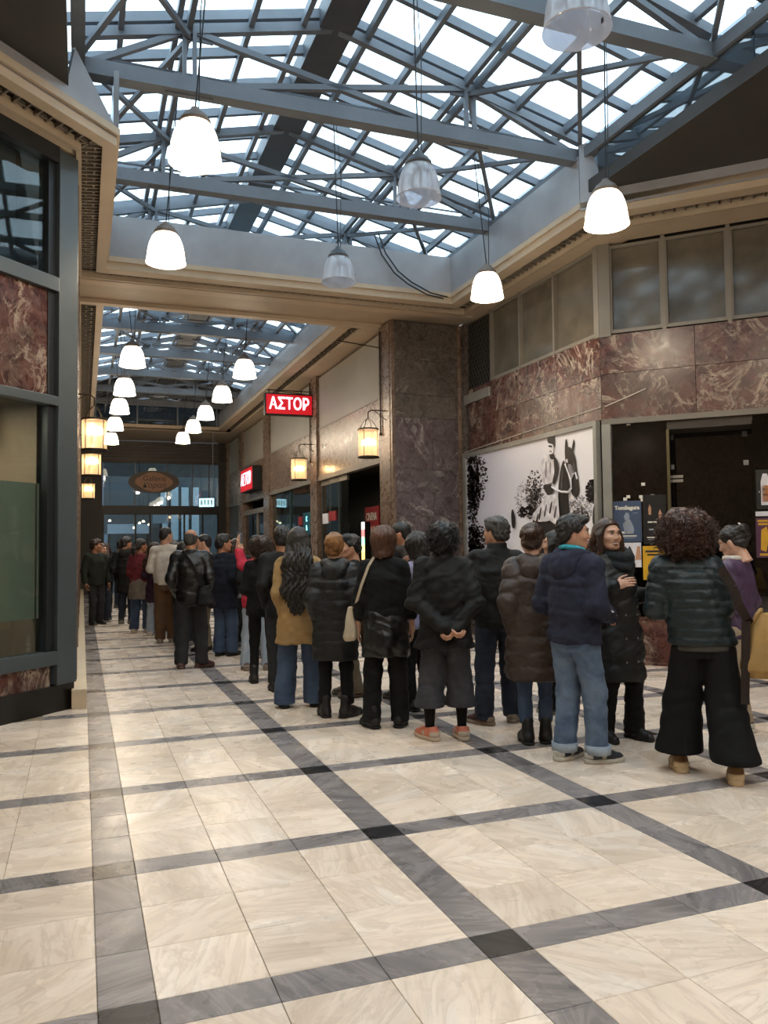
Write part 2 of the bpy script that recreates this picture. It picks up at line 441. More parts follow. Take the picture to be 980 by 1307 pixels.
# unseen area light, added to brighten the shop interior behind the window
ld = bpy.data.lights.new('shop_fill', 'AREA'); ld.energy = 60; ld.size = .8; ld.color = (1, .86, .66)
lo = bpy.data.objects.new('shop_fill', ld); col.objects.link(lo); lo.parent = w1; lo.location = (-1.3, .5, 2.9)

# plain walls behind the canted corners (out of the photograph, they close the hall)
wn = empty('wall_near'); tag(wn, kind='structure')
c2, s2 = LX-3.35*.7071, LY-3.35*.7071
MB().box(c2-.3, c2, -6.3, s2+.1, 0, 5.5).build('side_wall', M_PIL, wn)
MB().box(9.9, 10.2, -6.3, 5.2, 0, 5.5).build('side_wall', M_PIL, wn)
MB().box(c2-.3, 10.2, -6.6, -6.3, 0, 8.4).build('end_wall', M_BEIGE, wn)

# ------------------------------------------------------------------ right canted shop front
SX, SY = 6.30, 8.75
w2 = frame_root('window_2', SX, SY, 1, -1)
NR = Vector((1, 1, 0)).normalized(); DR = Vector((1, -1, 0)).normalized(); PR = Vector((SX, SY, 0))
def uR(px, py, n=0.0):
    h = onplane(px, py, PR + NR*n, NR); return (h-PR).dot(DR), h.z
# upper windows
ups = [uR(x, 420)[0] for x in (780, 851, 935, 1022, 1110, 1210)]
B(0, ups[0], -.03, .1, 4.20, 5.42).build('corner_post', M_FRAME, w2, bevel=.005)
for k in range(len(ups)-1):
    u0, u1 = ups[k], ups[k+1]
    B(u0, u1-.05, .05, .06, 4.27, 5.36).build('pane', M_FROST, w2)
    B(u0, u0+.022, -.01, .07, 4.25, 5.38).build('sash_stile', M_FRAME, w2)
    B(u1-.072, u1-.05, -.01, .07, 4.25, 5.38).build('sash_stile', M_FRAME, w2)
    B(u0, u1-.05, -.008, .07, 4.24, 4.285).build('sash_rail', M_FRAME, w2)
    B(u0, u1-.05, -.008, .07, 5.35, 5.39).build('sash_rail', M_FRAME, w2)
    B(u1-.05, u1, -.02, .08, 4.22, 5.42).build('mullion', M_FRAME, w2)
B(-.02, 5.0, .1, .25, 3.05, 5.5).build('backing', M_DARKIN, w2)
us = [0, 1.15, 2.3, 3.45, 4.6]
for k in range(4):
    B(us[k]+.003, us[k+1]-.003, -.02, .1, 3.72, 4.22).build('marble_panel', M_ROSSO, w2)
    B(us[k]+.003, us[k+1]-.003, -.015, .1, 3.13, 3.715).build('marble_panel', M_ROSSO, w2)
B(0, 5, -.035, .1, 3.06, 3.13).build('head_rail', M_FRAME, w2)
# lower shop front
u_a, u_b, u_c = uR(781, 600)[0], uR(852, 600)[0], uR(962, 600)[0]
B(0, u_a, -.05, .08, 0, 3.06).build('frame_post', plain('grey_frame', '#8d8b84', .4, .2), w2, bevel=.006)
B(u_b-.01, u_b+.025, .02, .06, .0, 2.95).build('glass_edge', plain('brass_edge', '#5e5438', .35, .5), w2)
B(u_a, u_b, .03, .045, .6, 3.06).build('pane', M_DARKGLASS, w2)
B(u_b+.03, u_c, .5, .515, 0, 2.95).build('door_pane', M_DARKGLASS, w2)
B(u_b, u_c, .02, .5, 2.95, 3.06).build('door_head', plain('door_head_brown', '#3c342b', .6), w2)
B(u_b+.0, u_b+.02, .04, .5, 0, 2.95).build('return_pane', M_DARKGLASS, w2)
B(u_c, 5.0, .03, .045, .6, 3.06).build('pane', M_DARKGLASS, w2)
B(u_c-.012, u_c, .02, .5, 0, 3.0).build('return_pane', M_DARKGLASS, w2)
B(u_a-.02, u_b+.02, -.03, .25, 0, .6).build('stall_riser', M_ROSSO, w2)
B(u_c-.02, 5, -.03, .25, 0, .6).build('stall_riser', M_ROSSO, w2)
B(u_b+.02, u_b+.1, .1, .3, 0, .58).build('door_jamb', plain('pale_jamb', '#b7ab9a', .6), w2)
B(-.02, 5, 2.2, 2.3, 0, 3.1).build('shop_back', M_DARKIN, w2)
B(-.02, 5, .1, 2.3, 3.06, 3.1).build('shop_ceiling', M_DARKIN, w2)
for (px, py) in ((856, 558), (950, 553), (857, 596), (952, 590)):
    u, z = uR(px, py, .45); B(u-.03, u+.03, .47, .5, z-.03, z+.03).build('patch_fitting', plain('patch_steel', '#8a8a8a', .35, .6), w2)
for dz in (0, -.055):
    u, z = uR(864, 608, .45); B(u-.07, u+.07, .485, .5, z+dz-.018, z+dz+.018).build('door_sticker', plain('sticker_white', '#b9b3a8', .6), w2)

# ------------------------------------------------------------------ wall with the big photograph
wp = frame_root('wall_right', SX, 12.85, 0, -1)
def uP(px, py, X=6.3):
    h = onX(px, py, X); return 12.85-h.y, h.z
B(0, 4.1, .12, .3, 0, 5.5).build('wall_body', M_DARKIN, wp)
xs = [uP(x, 460)[0] for x in (594, 626, 663, 707, 761)]
B(.02, xs[0]+.02, -.02, .12, 3.13, 5.42).build('marble_panel', M_GREYM, wp)
gl = empty('lattice_panel', (0, 0, 0)); gl.parent = wp; gl['label'] = 'dark diamond lattice grille in a frame'
B(xs[0], xs[1], .06, .1, 4.1, 5.4).build('lattice_back', M_GRILLEB, gl)
B(xs[0], xs[1], -.05, .05, 3.98, 4.14).build('lattice_sill', plain('grey_frame', '#8d8b84'), gl)
mb = MB(); n = 9
for k in range(-n, n+6):
    for sgn in (1, -1):
        z0 = 4.14+k*.16; pts = []
        L = xs[1]-xs[0]; za, zb = (z0, z0+L*1.6) if sgn > 0 else (z0+L*1.6, z0)
        xa, xb = xs[0], xs[1]
        lo_, hi_ = 4.14, 5.38
        def clip(xa, za, xb, zb):
            t0, t1 = 0.0, 1.0
            for lim, s in ((lo_, 1), (hi_, -1)):
                fa, fb = s*(za-lim), s*(zb-lim)
                if fa < 0 and fb < 0: return None
                if fa < 0: t0 = max(t0, fa/(fa-fb))
                if fb < 0: t1 = min(t1, fa/(fa-fb))
            if t1-t0 < .02: return None
            return (xa+(xb-xa)*t0, za+(zb-za)*t0, xa+(xb-xa)*t1, za+(zb-za)*t1)
        c = clip(xa, za, xb, zb)
        if c: mb.bar((c[0], .045+.006*sgn, c[1]), (c[2], .045+.006*sgn, c[3]), .014, .01, (0, 1, 0))
mb.build('lattice_bars', plain('lattice_grey', '#3b3934', .6), gl)
for k in (1, 2, 3):
    u0, u1 = xs[k], xs[k+1]
    B(u0+.04, u1, .05, .06, 4.27, 5.38).build('pane', M_FROST, wp)
    B(u0, u0+.04, -.015, .08, 4.22, 5.42).build('mullion', M_FRAME, wp)
    B(u0+.04, u1, -.01, .07, 4.23, 4.28).build('sash_rail', M_FRAME, wp)
    B(u0+.04, u1, -.01, .07, 5.36, 5.41).build('sash_rail', M_FRAME, wp)
B(xs[4], 4.12, -.03, .1, 4.2, 5.42).build('corner_post', M_FRAME, wp, bevel=.005)
for u0, u1 in ((.3, 1.0), (1.0, 2.05), (2.05, 3.1), (3.1, 4.12)):
    B(u0+.003, u1-.003, -.02, .1, 3.70, 4.22).build('marble_panel', M_ROSSO, wp)
    B(u0+.003, u1-.003, -.015, .1, 3.13, 3.695).build('marble_panel', M_ROSSO, wp)
B(.0, .12, -.02, .1, 0, 3.13).build('marble_panel', M_GREYM, wp)
B(.12, 4.1, -.02, .1, 0, .72).build('marble_panel', M_GREYM, wp)

# ------------------------------------------------------------------ marble pier between the photograph and the corridor
pr = frame_root('wall_pier', 5.0, 12.85, 1, 0)
B(-.0, 1.3, .02, .55, 0, 5.5).build('wall_body', M_DARKIN, pr)
zs = [0, .95, 2.05, 2.85, 3.75, 4.15, 4.75, 5.42]
for k in range(7):
    mt = M_GREYM if k >= 4 else M_PURPLE
    if k in (1, 2, 3):
        B(.02, .72, -.03, .05, zs[k]+.002, zs[k+1]-.002).build('marble_panel', mt, pr)
        B(.724, 1.21, -.03, .05, zs[k]+.002, zs[k+1]-.002).build('marble_panel', mt, pr)
    else: B(.02, 1.21, -.03, .05, zs[k]+.002, zs[k+1]-.002).build('marble_panel', mt, pr)
for k in range(4): B(1.214, 1.3, -.03, .05, k*1.355+.002, (k+1)*1.355-.002).build('edge_panel', M_PIL, pr)
for k in range(5): B(-.04, .016, -.035, .5, k*1.084+.002, (k+1)*1.084-.002).build('edge_panel', M_PIL, pr)

# ------------------------------------------------------------------ corridor right wall: pilasters, white boards, marble band, shop fronts
wr = frame_root('wall_corridor', 5.0, 13.4, 0, -1)
U = lambda Y: 13.4-Y
pil = [(12.9, 13.42), (17.55, 18.1), (22.55, 23.25), (26.6, 27.25), (29.6, 30.2)]
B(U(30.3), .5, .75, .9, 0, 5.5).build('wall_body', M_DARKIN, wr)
for a, b in pil:
    for z0, z1 in ((0, 1.1), (1.1, 2.3), (2.3, 3.4), (3.4, 4.4), (4.4, 5.42)):
        B(U(b), U(a), -.05, .3, z0+.002, z1-.002).build('pilaster_block', M_PIL, wr)
for k in range(4):
    a, b = pil[k][1], pil[k+1][0]; n = 2 if b-a > 3 else 1
    for q in range(n):
        p0, p1 = a+(b-a)*q/n, a+(b-a)*(q+1)/n
        B(U(p1)+.003, U(p0)-.003, .0, .2, 3.12, 4.18).build('marble_panel', M_PIL, wr)
    B(U(b), U(a), .02, .2, 4.22, 5.36).build('white_board', M_WHITEP, wr)
    B(U(b), U(a), -.01, .1, 4.18, 4.22).build('ledge', M_FRAME, wr)
    B(U(b), U(a), -.02, .12, 3.02, 3.12).build('head_rail', M_FRAME, wr)
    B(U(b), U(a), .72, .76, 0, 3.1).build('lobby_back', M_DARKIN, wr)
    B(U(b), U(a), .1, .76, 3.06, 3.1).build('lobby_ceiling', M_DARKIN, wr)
# folding glass leaves of the cinema entrance
for q in range(3):
    y0 = 15.6+q*.64; B(U(y0+.62), U(y0), .06, .075, .02, 2.92).build('glass_leaf', M_SHOPGLASS, wr)
    B(U(y0+.62), U(y0), .04, .09, 2.90, 3.02).build('leaf_rail', M_FRAME, wr)
    B(U(y0+.63), U(y0+.615), .05, .085, .02, 2.9).build('leaf_edge', plain('leaf_edge_steel', '#6f7573', .3, .5), wr)
for a, b in ((18.15, 20.35), (20.4, 22.5)):
    B(U(b), U(a), .06, .075, .1, 3.0).build('glass_leaf', M_SHOPGLASS, wr)
B(U(20.41), U(20.34), .03, .1, 0, 3.02).build('door_mullion', plain('teal_frame', '#2e4a4c', .4, .3), wr)
B(U(26.5), U(23.3), .06, .075, .1, 2.6).build('glass_leaf', M_DARKGLASS, wr)
B(U(24.6), U(24.45), .02, .1, 0, 2.7).build('door_mullion', M_FRAME, wr)
B(U(26.6), U(23.25), .0, .1, 2.6, 2.75).build('door_head', M_FRAME, wr)
B(U(29.6), U(27.25), .05, .15, 0, 3.02).build('shop_shutter', plain('shutter_grey', '#4d4842', .6, .2, .1, 3), wr)

# ------------------------------------------------------------------ far end of the corridor: shutter box, glazed doors
de = frame_root('door_1', 0, 30.0, 1, 0)
B(-.1, .66, 0, .2, 0, 5.5).build('jamb', plain('jamb_brown', '#2c2722', .6), de)
B(4.72, 5.1, 0, .2, 0, 5.5).build('jamb', plain('jamb_brown', '#2c2722', .6), de)
for k in range(6): B(.66, 4.72, -.02, .1, 4.72+k*.115, 4.72+k*.115+.105).build('shutter_slat', plain('shutter_brown', '#4c4640', .5, .3, .1, 3), de)
B(.5, 4.9, -.05, .1, 4.62, 4.715).build('shutter_rail', plain('rail_brown', '#3a342d', .5, .2), de)
B(.66, 4.72, 0, .1, 2.78, 3.1).build('transom', M_BLACKM, de)
for x in (.66, 1.75, 2.25, 3.45, 4.1, 4.66): B(x, x+.06, 0, .08, 0, 2.8).build('mullion', M_BLACKM, de)
for x in (1.75, 2.85, 3.75, 4.35): B(x, x+.04, .01, .07, 3.1, 4.62).build('mullion', plain('mullion_steel', '#4a5056', .4, .4), de)
for x0, x1 in ((.7, 1.75), (1.79, 2.85), (2.89, 3.75), (3.79, 4.35), (4.39, 4.72)): B(x0, x1, .03, .04, 3.1, 4.62).build('pane', M_SHOPGLASS, de)
for x0, x1 in ((.72, 1.75), (1.81, 2.25), (2.31, 3.45), (3.51, 4.1), (4.16, 4.66)): B(x0, x1, .03, .04, 0.05, 2.78).build('pane', M_SHOPGLASS, de)
# vestibule and street seen through the doors
vs_ = empty('wall_street', (0, 0, 0)); tag(vs_, kind='structure')
MB().box(-3, 8, 30.4, 44, -.15, -.02).build('pavement', plain('asphalt', '#2b2d30', .7), vs_)
MB().box(-3, 8, 30.3, 37, 4.75, 4.9).build('dimming_roof', plain('dimming_roof_grey', '#3a3f46', .7), vs_)  # outside roof added to block the sky and keep the street dim
MB().box(-6, 11, 41, 41.3, 0, 9).build('facade', plain('facade_blue', '#2a323c', .7, 0, .3, .6), vs_)
MB().box(.0, 1.2, 40.9, 41, .0, 2.3).build('shopfront', plain('shopfront_pale', '#5f6f86', .4), vs_)
MB().box(1.6, 3.4, 40.9, 41, .4, 2.6).build('shopfront', plain('shopfront_dark', '#20262e', .4), vs_)
for x in (3.6, 4.1, 4.6, 5.1): MB().box(x, x+.35, 40.9, 41, 2.0, 4.6).build('facade_window', plain('facade_pane', '#7d8fa0', .3), vs_)
# ------------------------------------------------------------------ ceiling: soffits, mouldings, grilles, upstands
def line_int(p, d, q, e):
    den = d[0]*e[1]-d[1]*e[0]
    t = ((q[0]-p[0])*e[1]-(q[1]-p[1])*e[0])/den
    return (p[0]+d[0]*t, p[1]+d[1]*t)
def offset_chain(pts, dist, closed=False):
    """each side moved outward (to its left) by its own distance, corners re-intersected"""
    n = len(pts); S = []
    cnt = n if closed else n-1
    for k in range(cnt):
        a, b = pts[k], pts[(k+1) % n]; dx, dy = b[0]-a[0], b[1]-a[1]; L = math.hypot(dx, dy)
        nx, ny = -dy/L, dx/L; dd = dist[k] if isinstance(dist, (list, tuple)) else dist
        S.append(((a[0]+nx*dd, a[1]+ny*dd), (dx, dy), (b[0]+nx*dd, b[1]+ny*dd)))
    out = []
    if closed:
        for k in range(n): out.append(line_int(S[k-1][0], S[k-1][1], S[k][0], S[k][1]))
    else:
        out.append(S[0][0])
        for k in range(1, cnt): out.append(line_int(S[k-1][0], S[k-1][1], S[k][0], S[k][1]))
        out.append(S[-1][2])
    return out
def ring(pts, d0, d1, z0, z1, name, mat, parent, closed=False, sides=None, z1s=None):
    A, Bq = offset_chain(pts, d0, closed), offset_chain(pts, d1, closed); n = len(pts)
    cnt = n if closed else n-1; objs = []
    for k in range(cnt):
        if sides is not None and k not in sides: continue
        k2 = (k+1) % n
        q = [A[k], A[k2], Bq[k2], Bq[k]]
        ar = sum(q[i][0]*q[(i+1) % 4][1]-q[(i+1) % 4][0]*q[i][1] for i in range(4))
        if ar < 0: q = q[::-1]
        objs.append(MB().prism(q, z0, z1).build(name, mat, parent))
    return objs
ce = empty('ceiling'); tag(ce, kind='structure')
# opening of the hall, walked so that the outside lies on the left hand (clockwise seen from above)
OX0, OX1, OYB, OYC = .30, 5.57, 11.65, 8.05
hall = [(OX0-4.3, OYC-4.3), (OX0, OYC), (OX0, OYB), (OX1, OYB), (OX1, OYC), (OX1+4.3, OYC-4.3)]
ZS = 5.42
wdt = [.40, .40, .55, .73, .73]                   # soffit widths per side
f_in = [.13, .13, .22, .2, .2]; f_g = [.35, .35, .42, .44, .44]
ring(hall, [0]*5, f_in, ZS, ZS+.13, 'inner_moulding', M_BEIGE, ce)
ring(hall, [-.03]*5, [.04]*5, ZS+.10, ZS+.17, 'moulding_lip', M_BEIGE, ce)
ring(hall, f_g, [x+.25 for x in wdt], ZS, ZS+.12, 'outer_moulding', M_BEIGE, ce)
ring(hall, [x-.03 for x in f_g], [x+.02 for x in f_g], ZS-.03, ZS+.08, 'moulding_bead', M_BEIGE2, ce)
ring(hall, f_in, f_g, ZS+.09, ZS+.14, 'grille_back', M_GRILLEB, ce)
ring(hall, [.9 if k != 2 else .5 for k in range(5)], [3.0]*5, ZS+.12, ZS+.5, 'soffit_slab', M_DARKCEIL, ce, sides=(0, 1, 3, 4))
# grille slats: short cross bars between the mouldings
ch0, ch1 = offset_chain(hall, f_in), offset_chain(hall, f_g)
for k in range(5):
    a0, a1 = Vector((*ch0[k], ZS+.06)), Vector((*ch0[k+1], ZS+.06)); b0, b1 = Vector((*ch1[k], ZS+.06)), Vector((*ch1[k+1], ZS+.06))
    L = (a1-a0).length; step = .085 if k in (1,) else .12; n = int(L/step); mb = MB()
    dv = (a1-a0).normalized(); nv = Vector((-dv.y, dv.x, 0)); W = f_g[k]-f_in[k]
    for i in range(n):
        p = a0+dv*(i+.5)*L/n
        mb.bar(p-dv*.02, p+nv*W*.98+dv*.03, .02, .05)
        q = p + nv*W*(.3 if i % 2 else .65); mb.bar(q, q+dv*L/n, .02, .04)
    o = mb.build('grille_bars', M_GRILLE, ce); tag(o, kind='stuff')
# upstands (painted steel fascias) round the hall opening
ring(hall, [-.02]*5, [.03]*5, ZS+.15, 6.17, 'fascia', M_FASCIA, ce, sides=(1, 2, 3))
def chamfer_fascia(P, D, prof):                  # sloped-top fascia on the canted sides
    nv = Vector((D[1], -D[0], 0))*.03
    pts = [Vector((P[0]+D[0]*u, P[1]+D[1]*u, z)) for u, z in prof]
    return MB().slab(pts, nv).build('fascia', M_FASCIA, ce)
q = 1/math.sqrt(2)
chamfer_fascia((OX1, OYC), (q, -q), [(0, 5.5), (6, 5.5), (6, 5.72), (.3, 5.72), (.1, 6.3), (0, 6.3)])
chamfer_fascia((OX0, OYC), (-q, -q), [(0, 5.5), (6, 5.5), (6, 5.74), (.62, 5.74), (.53, 6.1), (0, 5.58)])
# dark flat ceilings over the side bays
MB().box(5.62, 12, -6.6, 8.0, 5.70, 5.85).build('bay_ceiling', M_DARKCEIL, ce)
for k in range(6): MB().box(5.63, 5.64, -6.3+k*2.35, -6.3+(k+1)*2.35-.03, 5.85, 6.16).build('bay_pane', M_SIDEGLASS, ce)
MB().box(-6, -.13, -6.6, 8.0, 5.70, 5.85).build('bay_ceiling', M_DARKCEIL, ce)
for k in range(6): MB().box(-.16, -.15, -6.3+k*2.35, -6.3+(k+1)*2.35-.03, 5.85, 6.16).build('bay_pane', M_SIDEGLASS, ce)
# the beam between hall and corridor
MB().box(-.4, 6.6, 12.28, 13.32, 5.44, 6.0).build('beam', M_BEIGE2, ce)
MB().box(-.1, 6.2, 12.16, 12.34, 5.40, 5.5).build('beam_bead', M_BEIGE, ce)
MB().box(-.05, 4.9, 13.2, 13.36, 5.38, 5.46).build('beam_bead', M_BEIGE, ce)
# corridor opening
CX0, CX1, CY0, CY1 = .30, 4.20, 13.35, 26.6
corr = [(CX0, CY0), (CX0, CY1), (CX1, CY1), (CX1, CY0)]
cw_in = [.1, .2, .25, .1]; cw_g = [.33, .5, .47, .12]
ring(corr, [0]*4, cw_in, ZS, ZS+.13, 'inner_moulding', M_BEIGE, ce, True)
ring(corr, cw_in, cw_g, ZS+.09, ZS+.14, 'grille_back', M_GRILLEB, ce, True, sides=(0, 1, 2))
ring(corr, cw_g, [.45, .8, 1.2, .13], ZS, ZS+.12, 'outer_moulding', M_BEIGE, ce, True, sides=(0, 1, 2))
MB().box(-.4, 5.9, 27.1, 30.3, ZS+.02, ZS+.4).build('soffit_slab', M_BEIGE2, ce)
MB().box(4.6, 6.5, 13.3, 30.2, ZS+.12, ZS+.6).build('soffit_slab', M_DARKCEIL, ce)
MB().box(-2.5, -.05, 8.6, 30.2, ZS+.12, ZS+.6).build('soffit_slab', M_DARKCEIL, ce)
for k, X0, W, n in ((0, CX0-.1, -.23, 100), (2, CX1+.25, .2, 90)):
    mb = MB(); L = (CY1-CY0)/n
    for i in range(n):
        yy = CY0+(i+.5)*L; mb.bar((X0, yy-.02, ZS+.06), (X0+W*.98, yy+.03, ZS+.06), .02, .05)
        mb.bar((X0+W*(.3 if i % 2 else .65), yy, ZS+.06), (X0+W*(.3 if i % 2 else .65), yy+L, ZS+.06), .02, .04)
    tag(mb.build('grille_bars', M_GRILLE, ce), kind='stuff')
ring(corr, [-.02]*4, [.03]*4, ZS+.1, 5.92, 'fascia', M_FASCIA, ce, True, sides=(0, 2, 3))
ring(corr, [0]*4, [.03]*4, ZS+.1, 6.18, 'gable_pane', M_SIDEGLASS, ce, True, sides=(1,))
for k in range(4): MB().box(CX0+.05+k*1.25, CX0+.1+k*1.25, CY1-.03, CY1+.02, ZS+.1, 6.2).build('gable_bar', M_STEEL, ce)

# ------------------------------------------------------------------ glazed roofs on steel trusses
def roof(name, xl, xr, y0, y1, ze, zr, nrow, truss_y, chord_z, cx0, cx1, nodes, side=None, opaque_from=1e9, fr=(.13, .33, .53, .72, .89), dbl=(2,)):
    rt = empty(name, (0, 0, 0)); tag(rt, kind='structure')
    xm = (xl+xr)/2; half = (xr-xl)/2
    def P(s, t, y, dz=0.0):                      # s=-1 left / +1 right slope, t=0 eave .. 1 ridge
        return Vector((xm+s*half*(1-t), y, ze+(zr-ze)*t+dz))
    zroof = lambda x: ze+(zr-ze)*(1-abs(x-xm)/half)
    L = (y1-y0)/nrow; cuts = [0.0] + list(fr) + [.97]
    for s in (-1, 1):
        for r in range(nrow):
            ya, yb = y0+r*L, y0+(r+1)*L
            for c in range(len(cuts)-1):
                t0, t1 = cuts[c], cuts[c+1]
                pts = [P(s, t0, ya+.02, .05), P(s, t0, yb-.02, .05), P(s, t1, yb-.02, .05), P(s, t1, ya+.02, .05)]
                mat = M_ROOFGLASS if ya < opaque_from else M_DARKCEIL
                MB().slab(pts, (0, 0, .012)).build('roof_pane', mat, rt)
        for r in range(nrow+1):
            yy = y0+r*L
            MB().bar(P(s, 0, yy), P(s, 1, yy), .06, .1).build('glazing_bar', M_STEEL, rt)
        for c, t in enumerate(fr):
            for off in ((0, .12) if c in dbl else (0,)):
                MB().bar(P(s, t-off/half, y0, -.09), P(s, t-off/half, y1, -.09), .055, .1).build('purlin', M_STEEL, rt)
        if side:
            n = max(2, int((y1-y0)/2.2)); dy = (y1-y0)/n
            for k in range(n):
                x = xm+s*(half+.02)
                MB().box(x, x+.012, y0+k*dy+.03, y0+(k+1)*dy-.03, side, ze+.05).build('side_pane', M_SIDEGLASS, rt)
                MB().box(x-.02, x+.04, y0+k*dy-.03, y0+k*dy+.03, side, ze+.05).build('side_post', M_STEEL, rt)
    for x in (cx0, cx1): MB().bar((x, y0, chord_z), (x, y1, chord_z), .12, .13).build('eave_beam', M_STEEL, rt)
    MB().box(xm-.19, xm+.19, y0, y1, zr-.2, zr+.04).build('ridge_gutter', M_STEELD, rt)
    # one truss with its members, copied along the roof
    def mem(tr, nm, a, b, wx, wz): return MB().bar(a, b, wx, wz).build(nm, M_STEEL, tr)
    tr = empty('truss', (0, truss_y[0], 0)); tr.parent = rt
    N = lambda x: Vector((x, 0, zroof(x)-.14)); Bq = lambda x: Vector((x, 0, chord_z))
    for dy in (-.05, .05): mem(tr, 'bottom_chord', (cx0, dy, chord_z), (cx1, dy, chord_z), .035, .15)
    MB().box(cx0, cx1, -.08, .08, chord_z-.085, chord_z-.07).build('chord_flange', M_STEEL, tr)
    mem(tr, 'top_chord', N(cx0), N(xm), .08, .1); mem(tr, 'top_chord', N(xm), N(cx1), .08, .1)
    n = len(nodes)
    for k, x in enumerate(nodes):
        for dx in (-.05, .05): mem(tr, 'hanger', N(x)+Vector((dx, -.03, 0)), Bq(x)+Vector((dx, -.03, 0)), .04, .05)
        for c in (N(x), Bq(x)):
            pts = [(c.x-.24, -.012, c.z-.1), (c.x+.24, -.012, c.z-.1), (c.x+.15, -.012, c.z+.12), (c.x-.15, -.012, c.z+.12)]
            MB().slab(pts, (0, .024, 0)).build('gusset_plate', M_STEEL, tr)
    mem(tr, 'diagonal', N(nodes[0]), Bq(cx0), .06, .06); mem(tr, 'diagonal', N(nodes[-1]), Bq(cx1), .06, .06)
    for k in range(n-1):
        a, b = nodes[k], nodes[k+1]
        if k < n//2-(n % 2 == 0) or n == 2: mem(tr, 'diagonal', Bq(a), N(b), .06, .06)
        if k >= (n-1)//2: mem(tr, 'diagonal', N(a), Bq(b), .06, .06)
    ny = truss_y[1]-truss_y[0]
    for s, xe, xi in ((-1, cx0, nodes[0]), (1, cx1, nodes[-1])):
        mem(tr, 'wind_brace', Vector((xe, 0, chord_z+.08)), Vector((xi, ny, zroof(xi)-.2)), .05, .05)
        mem(tr, 'wind_brace', Vector((xe, ny, chord_z+.1)), Vector((xi, 0, zroof(xi)-.22)), .05, .05)
    mem(tr, 'tie_rod', Vector((cx0+.3, .3, chord_z+.3)), Vector((cx1-.3, .3, chord_z+.3)), .022, .022)
    for yy in truss_y[1:]:
        c = copy_tree(tr, rt); c.location = (0, yy, 0)
    return rt
roof('skylight_hall', -.75, 5.86, 8.14-.664*22, 8.14+.664*11, 6.5, 7.3, 33, [-5.05, -2.85, -.65, 1.55, 3.75, 5.95, 8.15, 10.4, 12.7], 6.2, -.05, 5.65, [1.0, 4.15], side=5.96)
roof('skylight_corridor', -.1, 4.6, 13.3, 26.8, 6.0, 6.55, 20, [14.4, 16.6, 18.8, 21.0, 23.2, 25.2], 5.97, .22, 4.28, [1.4, 3.0], opaque_from=22.5)
# gable closing the hall roof above the beam, and boards behind it
gb = empty('wall_gable'); tag(gb, kind='structure')
MB().slab([(2.555, 15.46, 7.3), (-.75, 15.46, 6.5), (-.75, 15.46, 6.1), (5.9, 15.46, 6.1), (5.9, 15.46, 6.5)], (0, .02, 0)).build('gable_glass', M_ROOFGLASS, gb)
MB().box(4.2, 5.55, 11.72, 12.5, 5.98, 6.02).build('gable_shelf', M_DARKCEIL, gb)
MB().box(4.55, 5.6, 11.75, 11.8, 5.75, 6.15).build('dark_box', M_DARKCEIL, gb)

# ------------------------------------------------------------------ pendant lamps
M_CAP = plain('lamp_cap', '#6a5a4e', .5, .3)
M_WIRE = plain('lamp_wire', '#1d1c1c', .6)
def dome_lit():
    t = NT('lit_glass_dome'); t.b.inputs['Base Color'].default_value = (.9, .88, .82, 1)
    t.b.inputs['Roughness'].default_value = .25
    t.b.inputs['Emission Color'].default_value = lin('#fff1d6'); t.b.inputs['Emission Strength'].default_value = 5.0
    return t.m
def dome_off():
    t = NT('unlit_glass_dome'); t.n.remove(t.b)
    tr = t.add('ShaderNodeBsdfTransparent'); tr.inputs[0].default_value = (.75, .78, .85, 1)
    d = t.add('ShaderNodeBsdfTranslucent'); d.inputs[0].default_value = (.75, .75, .78, 1)
    df = t.add('ShaderNodeBsdfDiffuse'); df.inputs[0].default_value = (.6, .6, .63, 1)
    g = t.add('ShaderNodeBsdfGlossy'); g.inputs['Roughness'].default_value = .15
    a = t.add('ShaderNodeMixShader'); a.inputs[0].default_value = .5; t.link(d.outputs[0], a.inputs[1]); t.link(df.outputs[0], a.inputs[2])
    b = t.add('ShaderNodeMixShader'); b.inputs[0].default_value = .6; t.link(tr.outputs[0], b.inputs[1]); t.link(a.outputs[0], b.inputs[2])
    c = t.add('ShaderNodeMixShader'); c.inputs[0].default_value = .1; t.link(b.outputs[0], c.inputs[1]); t.link(g.outputs[0], c.inputs[2])
    t.link(c.outputs[0], t.out.inputs[0]); return t.m
M_DOME, M_DOMEOFF = dome_lit(), dome_off()
M_DOTS = plain('lamp_clip', '#55504a', .5)
DP = [(.085, .335), (.12, .318), (.15, .28), (.175, .22), (.192, .15), (.202, .07), (.21, .02), (.216, 0), (.208, .002), (.188, .15), (.168, .22), (.14, .275), (.1, .31), (.0, .325)]
def hang_point(x, y):
    xl, xr, ze, zr, fr = (-.75, 5.86, 6.5, 7.3, (.33, .53, .72, .89)) if y < 13 else (-.1, 4.6, 6.0, 6.55, (.33, .53, .72, .89))
    xm, half = (xl+xr)/2, (xr-xl)/2
    if abs(x-xm) < .19: return x, zr-.12
    s = -1 if x < xm else 1
    t = min(fr, key=lambda f: abs(xm+s*half*(1-f)-x))
    return xm+s*half*(1-t), ze+(zr-ze)*t-.1
